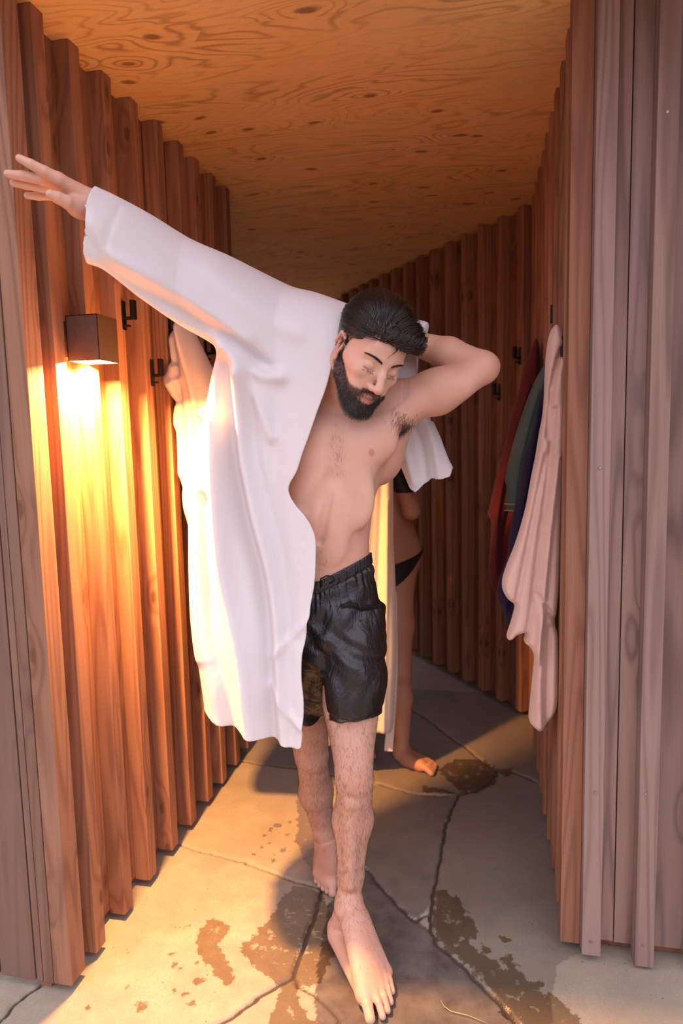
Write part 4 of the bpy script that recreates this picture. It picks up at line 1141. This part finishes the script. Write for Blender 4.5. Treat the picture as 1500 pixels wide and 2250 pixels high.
def trim(V, Q, cut, keep_e=.0005):
    """drop what lies outside the cut and pull the ragged border onto it"""
    c = cut(V); Q = Q[(c[Q] < 0).any(1)]
    used = np.unique(Q); re = np.full(len(V), -1); re[used] = np.arange(len(used)); V = V[used]; Q = re[Q]
    NV = normals(V, Q)
    for _ in range(5):
        c = cut(V); m = c > 0; v = V[m]; nv = NV[m]; e = 5e-4; g = np.zeros_like(v)
        for a in (0, 1, 2):
            dv = np.zeros(3); dv[a] = e; g[:, a] = (cut(v+dv)-cut(v-dv))/(2*e)
        g -= (g*nv).sum(1)[:, None]*nv
        g2 = np.maximum((g*g).sum(1), .2); st = np.clip(c[m]/g2, 0, .006)
        V[m] = v-g*st[:, None]
    return V, Q

# ---- the robe he is putting on
def worn_robe():
    yv = lambda px, py: float(np.interp(px, [160, 202, 425, 640, 780], [1.40, 1.43, 1.615, 1.775, 1.79])) if py < 600 else float(np.interp(px, [160, 202, 425, 640, 780], [1.40, 1.43, 1.64, 1.775, 1.79])) if px < 480 and py < 780 else 1.78
    top = [(120, 372), (160, 388), (200, 405), (255, 430), (330, 470), (420, 525), (500, 560), (560, 590), (610, 615), (650, 633), (700, 645), (775, 672), (850, 700), (960, 720)]
    left = [(482, 1590), (465, 1560), (460, 1515), (450, 1450), (440, 1420), (428, 1320), (425, 1180), (427, 1070), (434, 1005), (452, 927), (463, 870), (472, 815), (480, 775)]
    bot = [(480, 775), (474, 761), (440, 740), (400, 718), (350, 685), (300, 650), (262, 620), (225, 592), (188, 578), (130, 560)]
    # where each layer ends
    edge = [(770, 640), (768, 672), (757, 700), (746, 745), (735, 790), (720, 850), (700, 905), (683, 955), (668, 995), (655, 1035), (638, 1066), (640, 1088), (655, 1112), (671, 1130), (688, 1158), (696, 1187), (696, 1230), (693, 1280), (685, 1327), (675, 1398), (668, 1435), (668, 1485), (673, 1529), (672, 1580), (667, 1632)]
    hem = [(667, 1632), (640, 1628), (610, 1615), (570, 1600), (530, 1592), (482, 1584), (440, 1570), (330, 1560)]
    F = np.vstack([XZ(densify(edge), lambda a, b: float(np.interp(b, [640, 700, 780, 1632], [1.77, 1.70, 1.66, 1.65]))), XZ(densify(hem)[1:], 1.66), XZ([(60, 1500), (60, 300), (770, 300)], 1.5)])
    Bp = np.vstack([XZ([(800, 560), (800, 800), (790, 1000), (770, 1300), (730, 1500), (690, 1560), (440, 1560), (330, 1550)], 1.9), XZ([(60, 1500), (60, 300), (800, 300)], 1.5)])
    Xs = [PY(160, 430, 1.40).x, PY(202, 452, 1.43).x, PY(425, 612, 1.615).x, PY(640, 770, 1.775).x]
    def ymid(X, Z):
        s = np.interp(X, Xs, [1.40, 1.43, 1.615, 1.785]); t = sst(Z, 1.38, 1.66)
        return s*t+1.785*(1-t)
    def xzm(pts):
        o_ = []
        for q in pts:
            y = 1.7
            for _ in range(12):
                p = PY(q[0], q[1], y); y = .5*y+.5*float(ymid(np.array([p.x]), np.array([p.z]))[0])
            p = PY(q[0], q[1], y); o_.append((p.x, p.z))
        return np.array(o_)
    out = np.vstack([xzm(densify(top)), xzm([(960, 1760), (500, 1760), (492, 1650)]), xzm(densify(left)), xzm(densify(bot)[1:])])
    def B(X, Z):
        a = np.interp(X, Xs, [.075, .08, .09, .140]); t = sst(Z, 1.38, 1.66); return a*t+(.147+.02*sst(-Z, -1.0, -.7))*(1-t)
    def w(X, Z):
        a = np.interp(X, Xs, [.085, .09, .095, .13]); t = sst(Z, 1.38, 1.66); return a*t+.13*(1-t)
    fy = 1.65
    L = lambda pts, a, wd: (XZ(densify(pts), fy), a, wd)
    lines = [L([(500, 800), (505, 911), (512, 1005), (524, 1067), (543, 1160), (568, 1250), (585, 1340), (600, 1480), (612, 1640)], -.022, .024),
             L([(560, 800), (552, 900), (560, 1000), (585, 1100), (610, 1200), (622, 1300), (632, 1400), (640, 1650)], -.009, .020),
             L([(530, 830), (532, 950), (545, 1050), (567, 1150), (592, 1250), (606, 1350), (616, 1480), (626, 1640)], .018, .020),
             L([(470, 930), (478, 1050), (488, 1180), (502, 1280), (530, 1400), (550, 1500), (568, 1640)], .024, .026),
             L([(446, 1100), (452, 1250), (470, 1400), (500, 1520), (520, 1640)], -.016, .022),
             L([(622, 850), (606, 980), (612, 1100), (622, 1180), (640, 1300), (650, 1400)], -.004, .020),
             L([(600, 1440), (640, 1400), (690, 1350)], .006, .010), L([(600, 1500), (640, 1560), (670, 1590)], .006, .010),
             L([(490, 745), (530, 790), (575, 820), (620, 830)], .010, .018), L([(500, 770), (560, 860), (600, 960)], .008, .016)]
    ls = [(XZ(densify([(262, 520), (285, 590), (330, 640), (410, 690), (490, 742), (560, 800)]), 1.55), -.014, .018),
          (XZ(densify([(300, 600), (380, 630), (460, 690), (520, 740)]), 1.55), .010, .022), (XZ([(250, 430), (246, 500), (232, 590)], 1.42), -.0035, .0035),
          (XZ(densify([(480, 600), (560, 680), (640, 720)]), 1.6), .006, .03), (XZ([(690, 1310), (663, 1310)], fy), 0, .01)]
    seam = [(XZ(densify([(676, 1150), (660, 1250), (640, 1350), (628, 1450), (626, 1550), (630, 1620)]), fy), -.0022, .0028)]
    ff = fold_field(lines+ls+seam)
    ce = [A3(PY(200, 405, 1.40)), A3(PY(187, 578, 1.40))]
    def fold(X, Z, front): return -ff(X, Z)*np.where(front, -1, .5)*-1.0
    cu = ce[1]-ce[0]; n = np.cross(cu, np.array([.30, -1.0, 0])); n /= np.linalg.norm(n)
    if n[0] > 0: n = -n
    hl = A3(PY(486, 1588, 1.66)); 
    def extra(P, d):
        return np.maximum(d, (P-ce[0])@n)
    o, V, Q = pillow('bathrobe', out, M_ROBE, ymid, B, w, F, Bp, lambda X, Z, fr: 1.7*ff(X, Z)*np.where(fr, 1, -.5), cell=.0050, extra=extra)
    adopt(o, man); tag(o, 'white bathrobe, half put on')
    # the empty sleeve hanging behind his lifted arm, with the back of the robe
    ol = [(770, 664), (850, 690), (905, 700), (935, 706), (942, 716), (935, 760), (944, 830), (945, 918), (952, 927), (967, 960), (984, 1005), (1002, 1045), (1012, 1100), (900, 1120), (888, 1060), (872, 1010), (858, 960), (852, 900), (835, 840), (800, 800), (770, 780)]
    cut = [(740, 640), (930, 640), (960, 700), (916, 770), (914, 826), (918, 850), (960, 880), (1010, 1010), (993, 1030), (988, 1047), (967, 1053), (947, 1050), (930, 1064), (913, 1082), (900, 1073), (880, 1028), (860, 985), (840, 960), (740, 900)]
    Fc = XZ(cut, 1.97)
    fl2 = fold_field([(XZ(densify([(905, 930), (925, 980), (935, 1050)]), 1.97), -.010, .012), (XZ(densify([(935, 920), (955, 980), (965, 1050)]), 1.97), .009, .012), (XZ(densify([(880, 940), (893, 1000), (908, 1060)]), 1.97), .009, .010)])
    o2, V, Q = pillow('loose_sleeve', XZ(densify(ol), 1.985), M_ROBE, 1.990, .028, .04, Fc, Fc, lambda X, Z, fr: fl2(X, Z), cell=.004)
    sub(o2, o); tag(o2, 'empty sleeve hanging behind his arm')
    # belt loop standing off at the side seam
    c = [PY(468, 893, 1.745), PY(455, 892, 1.735), PY(442, 898, 1.73), PY(438, 908, 1.735), PY(446, 914, 1.74), PY(462, 911, 1.745)]
    Vt, Ft = tube(c, .005, 6); bl = mesh_obj('belt_loop', Vt, Ft, M_ROBE, None, True); sub(bl, o)
worn_robe()
# ------------------------------------------------------------------ things hanging on the walls
M_PINKROBE = cloth_mat('cream_terry', (0.80, 0.66, 0.60), (0.86, 0.74, 0.68), trans=0.12, weave=600, bump=.35)
M_PINKTOWEL = cloth_mat('pale_pink_terry', (0.66, 0.42, 0.35), (0.73, 0.49, 0.42), weave=500, bump=.4, fluff=.2)
M_REDTOWEL = cloth_mat('dark_red_terry', (0.075, 0.011, 0.016), (0.11, 0.018, 0.022), weave=500, bump=.4, fluff=.1)
M_TEAL = cloth_mat('grey_teal_terry', (0.075, 0.115, 0.115), (0.095, 0.14, 0.135), weave=500, bump=.3)
M_NAVY = cloth_mat('dark_violet_terry', (0.016, 0.011, 0.038), (0.028, 0.019, 0.06), weave=500, bump=.4, fluff=.2)
M_TRIM = simple('mustard_trim', (0.42, 0.34, 0.08), 0.8)
def hanging(name, label, cat, group, outline, y, B, w, folds, mat, cell=.005, ymid=None):
    pl = XZ(densify(outline+[outline[0]])[:-1], y)
    ff = fold_field([(XZ(densify(p), y), a, wd) for p, a, wd in folds]) if folds else None
    def post_fold(X, Z, fr): return ff(X, Z)*np.where(fr, 1, -.6)
    o, V, Q = pillow(name, pl, mat, ymid if ymid else y, B, w, None, None, post_fold if ff else None, cell=cell)
    top = V[V[:, 2].argmax()]
    rebase(o, Vector(top)); tag(o, label, cat, group)
    return o, V
hr, V = hanging('bathrobe', 'cream bathrobe hanging on the left wall behind the raised white sleeve', 'bathrobe', None,
    [(396, 706), (384, 725), (378, 750), (381, 775), (379, 800), (374, 826), (374, 850), (381, 870), (391, 890), (390, 912), (395, 945), (398, 1005), (399, 1040), (406, 1060), (410, 1110), (419, 1150), (423, 1190), (427, 1240), (434, 1300), (438, 1350), (444, 1400), (449, 1428), (470, 1446), (520, 1440), (560, 1430), (556, 1200), (540, 1000), (510, 900), (484, 848), (458, 800), (434, 752), (414, 716)], 2.16, .085, .05,
    [([(392, 720), (402, 780), (412, 860), (420, 960), (432, 1100), (440, 1250), (450, 1420)], -.030, .014), ([(404, 716), (424, 780), (446, 860), (462, 960), (470, 1100)], .020, .014),
     ([(380, 790), (395, 800), (408, 790)], -.018, .010), ([(378, 835), (395, 850), (410, 840)], .022, .014), ([(384, 875), (398, 885), (412, 875)], -.018, .010), ([(388, 920), (402, 935)], .015, .012), ([(392, 1050), (410, 1070)], -.015, .010)], M_PINKROBE)
# the towels on the right wall, nearest first
GT = None
pt, V = hanging('towel', 'long pale pink towel hanging beside the corner post, ragged lower end', 'towel', 'towels on the right wall',
    [(1222, 712), (1212, 722), (1204, 745), (1199, 780), (1196, 830), (1194, 880), (1190, 920), (1184, 950), (1176, 1000), (1166, 1050), (1155, 1110), (1142, 1160), (1129, 1200), (1115, 1235), (1104, 1268), (1103, 1292), (1113, 1312), (1129, 1330), (1122, 1365), (1112, 1399), (1125, 1402), (1136, 1392), (1151, 1390), (1150, 1408), (1162, 1418), (1173, 1441), (1169, 1490), (1163, 1550), (1161, 1577), (1170, 1591), (1186, 1601), (1197, 1588), (1222, 1550), (1226, 1480), (1225, 1400), (1219, 1372), (1222, 1340), (1226, 1300), (1229, 1217), (1233, 1100), (1237, 1000), (1239, 900), (1240, 800), (1238, 756), (1232, 728)], 1.985, .050, .020,
    [([(1232, 770), (1222, 800), (1212, 840), (1206, 880), (1200, 960)], -.030, .007), ([(1216, 900), (1200, 1050), (1180, 1200), (1165, 1330), (1152, 1400)], -.022, .007), ([(1222, 1000), (1205, 1150), (1190, 1300), (1176, 1440)], .018, .008),
     ([(1196, 1000), (1175, 1100), (1150, 1230), (1130, 1330)], -.018, .007), ([(1178, 1300), (1200, 1330), (1222, 1366)], -.020, .006), ([(1185, 1340), (1180, 1440), (1182, 1580)], .016, .010), ([(1204, 1370), (1200, 1480), (1198, 1570)], -.012, .008)], M_PINKTOWEL, .0035)
hanging('towel', 'dark violet towel mostly hidden behind the long pale pink towel', 'towel', 'towels on the right wall',
    [(1196, 830), (1186, 870), (1168, 950), (1149, 1015), (1139, 1084), (1128, 1124), (1120, 1168), (1112, 1230), (1096, 1272), (1092, 1294), (1095, 1320), (1107, 1343), (1109, 1363), (1118, 1374), (1140, 1388), (1160, 1393), (1200, 1390), (1212, 1200), (1215, 1000), (1214, 860), (1206, 826)], 2.22, .050, .022,
    [([(1180, 900), (1150, 1080), (1120, 1250), (1110, 1330)], .016, .007), ([(1190, 900), (1165, 1100), (1140, 1300)], -.014, .007)], M_NAVY, .0045)
tl, V = hanging('towel', 'grey teal towel with two thin yellow stripes at its lower end', 'towel', 'towels on the right wall',
    [(1196, 798), (1189, 812), (1178, 830), (1160, 872), (1144, 916), (1130, 962), (1120, 1000), (1113, 1030), (1109, 1054), (1113, 1073), (1110, 1104), (1113, 1121), (1128, 1127), (1150, 1126), (1172, 1100), (1196, 1000), (1206, 900), (1205, 820)], 2.42, .040, .022,
    [([(1180, 860), (1155, 950), (1135, 1040), (1128, 1110)], .010, .007), ([(1186, 900), (1165, 1000), (1150, 1090)], -.010, .006)], M_TEAL, .0045)
for q, (py, dy) in enumerate(((1108, 0), (1122, 0))):
    a = PY(1108, py-1, 2.376); b = PY(1138, py+1, 2.372)
    Vt, Ft = tube([a, PY(1122, py, 2.368), b], .0022, 6); st_ = mesh_obj('stripe', Vt, Ft, M_TRIM, None, True)
    st_.parent = tl; st_.matrix_parent_inverse = Matrix.Translation(-tl.location)
hanging('towel', 'dark red towel, farthest of those hanging on the right wall', 'towel', 'towels on the right wall',
    [(1176, 742), (1171, 755), (1151, 809), (1143, 845), (1135, 872), (1122, 920), (1109, 969), (1098, 1015), (1086, 1059), (1078, 1100), (1071, 1130), (1078, 1142), (1079, 1160), (1077, 1194), (1074, 1225), (1073, 1250), (1077, 1281), (1091, 1299), (1110, 1300), (1140, 1260), (1170, 1100), (1184, 950), (1186, 800), (1182, 752)], 2.66, .055, .024,
    [([(1160, 850), (1130, 950), (1105, 1050), (1090, 1150), (1088, 1250)], .016, .008), ([(1168, 880), (1145, 1000), (1120, 1100), (1105, 1180), (1104, 1280)], -.018, .008)], M_REDTOWEL, .0055)

# ------------------------------------------------------------------ the woman behind him
M_SKIN2 = skin_mat('tanned_skin', (0.52, 0.27, 0.17), (0.46, 0.17, 0.11))
woman = empty('person', tuple(PZ(840, 1700)))
tag(woman, 'person with tanned skin in a black swimsuit, mostly hidden behind the man', 'person')
def adoptw(o): adopt(o, woman)
def woman_prims():
    Y = lambda px, py, y: A3(PY(px, py, y)); side = np.array([.80, .6, 0])
    P = [loft([(Y(846, 1290, 2.86), .110, .080), (Y(848, 1250, 2.86), .155, .105), (Y(850, 1205, 2.86), .160, .108), (Y(848, 1150, 2.86), .120, .085), (Y(845, 1110, 2.86), .118, .080),
               (Y(842, 1060, 2.87), .135, .092), (Y(840, 1010, 2.88), .140, .085), (Y(838, 978, 2.88), .120, .062), (Y(836, 962, 2.88), .060, .045)], side, .02)]
    nb = Y(836, 965, 2.88); hc = Y(826, 895, 2.86)
    P += [cone(nb, hc+[0, .02, -.05], .052, .046, .03), ell(hc+[0, .01, .02], (.072, .090, .085), .02), ell(hc+[0, -.03, -.045], (.055, .060, .065), .03), ball(hc+[0, -.075, -.09], .016, .02),
          cone(hc+[0, -.088, -.005], hc+[0, -.108, -.040], .009, .011, .01), ball(hc+[-.032, -.082, -.002], .014, .008), ball(hc+[.032, -.082, -.002], .014, .008), cone(hc+[-.018, -.090, -.072], hc+[.018, -.090, -.072], .007, .007, .008),
          ell(hc+[.073, .008, -.005], (.009, .018, .028), .006), ell(hc+[-.073, .008, -.005], (.009, .018, .028), .006)]
    for s in (-1, 1):
        P.append(ell(Y(842+s*34, 1045, 2.80), (.055, .045, .052), .03))
    # visible leg, then the one behind the man
    for (hip, kn, an, heel, tp0, dirf) in ((Y(868, 1270, 2.86), Y(879, 1475, 2.80), Y(883, 1655, 2.79), (889-16, 1692), (925, 1716), 1), (Y(826, 1280, 2.88), Y(800, 1490, 2.84), Y(793, 1650, 2.90), (790, 1672), (800, 1700), 0)):
        P += [cone(hip, (hip+kn)/2, .082, .066, .04), cone((hip+kn)/2, kn, .066, .046, .03), cone(kn+[0, .01, -.02], kn*.66+an*.34+[0, .012, 0], .044, .048, .02), cone(kn*.66+an*.34+[0, .012, 0], an, .048, .028, .02), ell(kn+[0, -.012, 0], (.036, .030, .042), .02)]
        h0 = A3(PZ(*heel)); t0 = A3(PZ(*tp0)); fw = t0-h0; L = .225; fw = fw/np.linalg.norm(fw); sd = np.array([fw[1], -fw[0], 0])
        h0 = np.array([an[0], an[1], 0])-fw*.035
        mt = [h0+fw*(L*.74-.004*i)+sd*(.030-.0145*i)*1.0+[0, 0, .022-.002*i] for i in range(5)]
        tp = [h0+fw*(L*(1.0, .99, .95, .91, .86)[i])+sd*(.034-.0165*i)+[0, 0, .011] for i in range(5)]
        P += foot(h0+fw*.02, an, tp, mt)
    # arms: his side's forearm shows below the loose sleeve; both hands hold the robe
    S1 = Y(884, 985, 2.86); E1 = Y(903, 1122, 2.78); W1 = Y(866, 1025, 2.69)
    S2 = Y(796, 985, 2.90); E2 = Y(775, 1110, 2.80); W2 = Y(800, 1030, 2.69)
    for S, E, W_, sg in ((S1, E1, W1, 1), (S2, E2, W2, -1)):
        P += [cone(Y(842, 985, 2.88), S, .045, .042, .04), cone(S, E, .043, .034, .02), cone(E, W_, .034, .023, .02), ball(E, .032, .01)]
        hc2 = W_+[-.014*sg, -.008, .05]
        P.append(cone(W_, hc2, .022, .026, .014))
        for i in range(4):
            a = hc2+np.array([-.020*sg+.002*i, -.010, .026-.016*i]); b = a+[-.026*sg, -.020, .004]; c = b+[-.004*sg, -.006, -.022]; e = c+[.012*sg, .010, -.010]
            P += finger([a, b, c, e], [.0095, .0088, .008, .007])
        P += finger([hc2+[-.004*sg, -.022, .018], hc2+[-.024*sg, -.038, .026], hc2+[-.044*sg, -.034, .022]], [.012, .010, .008], .01)
    return P, hc
WP, WHC = woman_prims()
V, Q = net(WP, .0042)
wz = np.zeros(len(V))
wb_ = np_mesh('body', V, Q, M_SKIN2, None, {'lip': wz, 'hairy': wz, 'blush': wz}); adoptw(wb_)
# two-piece swimsuit: thin bands grown out of the body itself
M_SWIM = simple('black_swimsuit', (0.012, 0.010, 0.012), 0.6)
def band(name, fn):
    def post(P, d): return np.maximum(np.abs(d-.001)-.004, fn(P))
    a = PY(850, 1205, 2.86); b = PY(842, 1045, 2.86)
    c = a if name == 'swimsuit_bottom' else b
    V, Q = net(WP, .004, A3(c)-[.24, .2, .16], A3(c)+[.24, .2, .16], post=post)
    o = np_mesh(name, V, Q, M_SWIM); adoptw(o)
pz0 = PY(850, 1240, 2.80); side_v = np.array([.8, .6, 0])
def bottomf(P):
    s = np.abs((P-A3(pz0))@side_v)
    lo = pz0.z-.10+s*.75; hi = pz0.z+.005+s*.22
    return np.maximum(lo-P[:, 2], P[:, 2]-hi)*.8
band('swimsuit_bottom', bottomf)
tz = PY(842, 1050, 2.82).z
band('swimsuit_top', lambda P: np.maximum(np.maximum(tz-.055-P[:, 2], P[:, 2]-tz-.045), np.abs((P-A3(PY(842, 1050, 2.86)))@side_v)-.155)*.8)
# her hair: long, falling over the back
def w_hair():
    P = [ell(WHC+[0, .022, .030], (.083, .095, .090), .02), cone(WHC+[0, .075, .01], WHC+[0, .095, -.20], .065, .055, .04), cone(WHC+[.06, .04, 0], WHC+[.07, .07, -.16], .026, .022, .03), cone(WHC+[-.06, .04, 0], WHC+[-.07, .07, -.16], .026, .022, .03)]
    def post(X, d):
        d = np.maximum(d, -(np.linalg.norm((X-WHC-[0, -.095, -.03])*[1, 1, .62], axis=1)-.078))
        return d+.002*np.sin((X[:, 0]*1.0+X[:, 1]*.4)*380+3*np.sin(X[:, 2]*22))
    V, Q = net(P, .004, post=post); o = np_mesh('hair', V, Q, simple('brown_hair', (.05, .026, .014), .45)); adoptw(o)
w_hair()
# the pale robe she holds up in front of her
M_HELD = cloth_mat('pale_peach_robe', (0.84, 0.74, 0.66), (0.88, 0.79, 0.71), trans=0.2, weave=600)
hd, V = hanging('bathrobe', 'pale bathrobe held up by the person standing behind the man', 'bathrobe', None,
    [(790, 1004), (820, 1010), (852, 1002), (860, 1020), (863, 1050), (864, 1120), (864, 1187), (867, 1250), (869, 1311), (870, 1436), (866, 1529), (862, 1600), (848, 1608), (827, 1609), (790, 1622), (750, 1630), (716, 1634), (706, 1600), (710, 1500), (730, 1300), (755, 1150), (772, 1040)], 2.585, .045, .030,
    [([(845, 1010), (838, 1150), (832, 1300), (828, 1600)], -.018, .010), ([(855, 1100), (852, 1300), (846, 1600)], .016, .009), ([(820, 1020), (810, 1200), (790, 1400), (780, 1600)], .02, .014), ([(800, 1020), (780, 1300), (745, 1600)], -.02, .014)], M_HELD, .0055)
for pts in ([(862, 1300), (864, 1480), (857, 1600), (853, 1650)],):
    path = [A3(PY(x, y, 2.63)) for x, y in densify(pts)]
    bm = bmesh.new(); prev = None
    for p in path:
        ring = [bm.verts.new(p+np.array(q)) for q in ((-.017, -.002, 0), (.017, -.002, 0), (.017, .002, 0), (-.017, .002, 0))]
        if prev:
            for k in range(4): bm.faces.new((prev[k], prev[(k+1) % 4], ring[(k+1) % 4], ring[k]))
        else: bm.faces.new(ring[::-1])
        prev = ring
    bm.faces.new(prev)
    o = bm_obj('belt', bm, M_HELD); o.parent = hd; o.matrix_parent_inverse = Matrix.Translation(-hd.location)

# more hooks, on the far right wall
af = math.atan2(NFc.y, NFc.x)
for s, z, lb in ((0.1245, 1.735, 'upper black coat hook on the angled far wall, right of the raised elbow'), (0.276, 1.580, 'lower black coat hook on the angled far wall, just below the raised elbow')):
    k = round((s-0.06)/.1545); p = fa+DIRF*(0.06+.1545*k)+NFc*0.050
    coat_hook(p.x, p.y, z, af, lb, GR)
coat_hook(-1.020, 2.147, PY(398, 705, 2.16).z-.02, 0, 'black iron coat hook on the left wall that carries the cream bathrobe', GL)
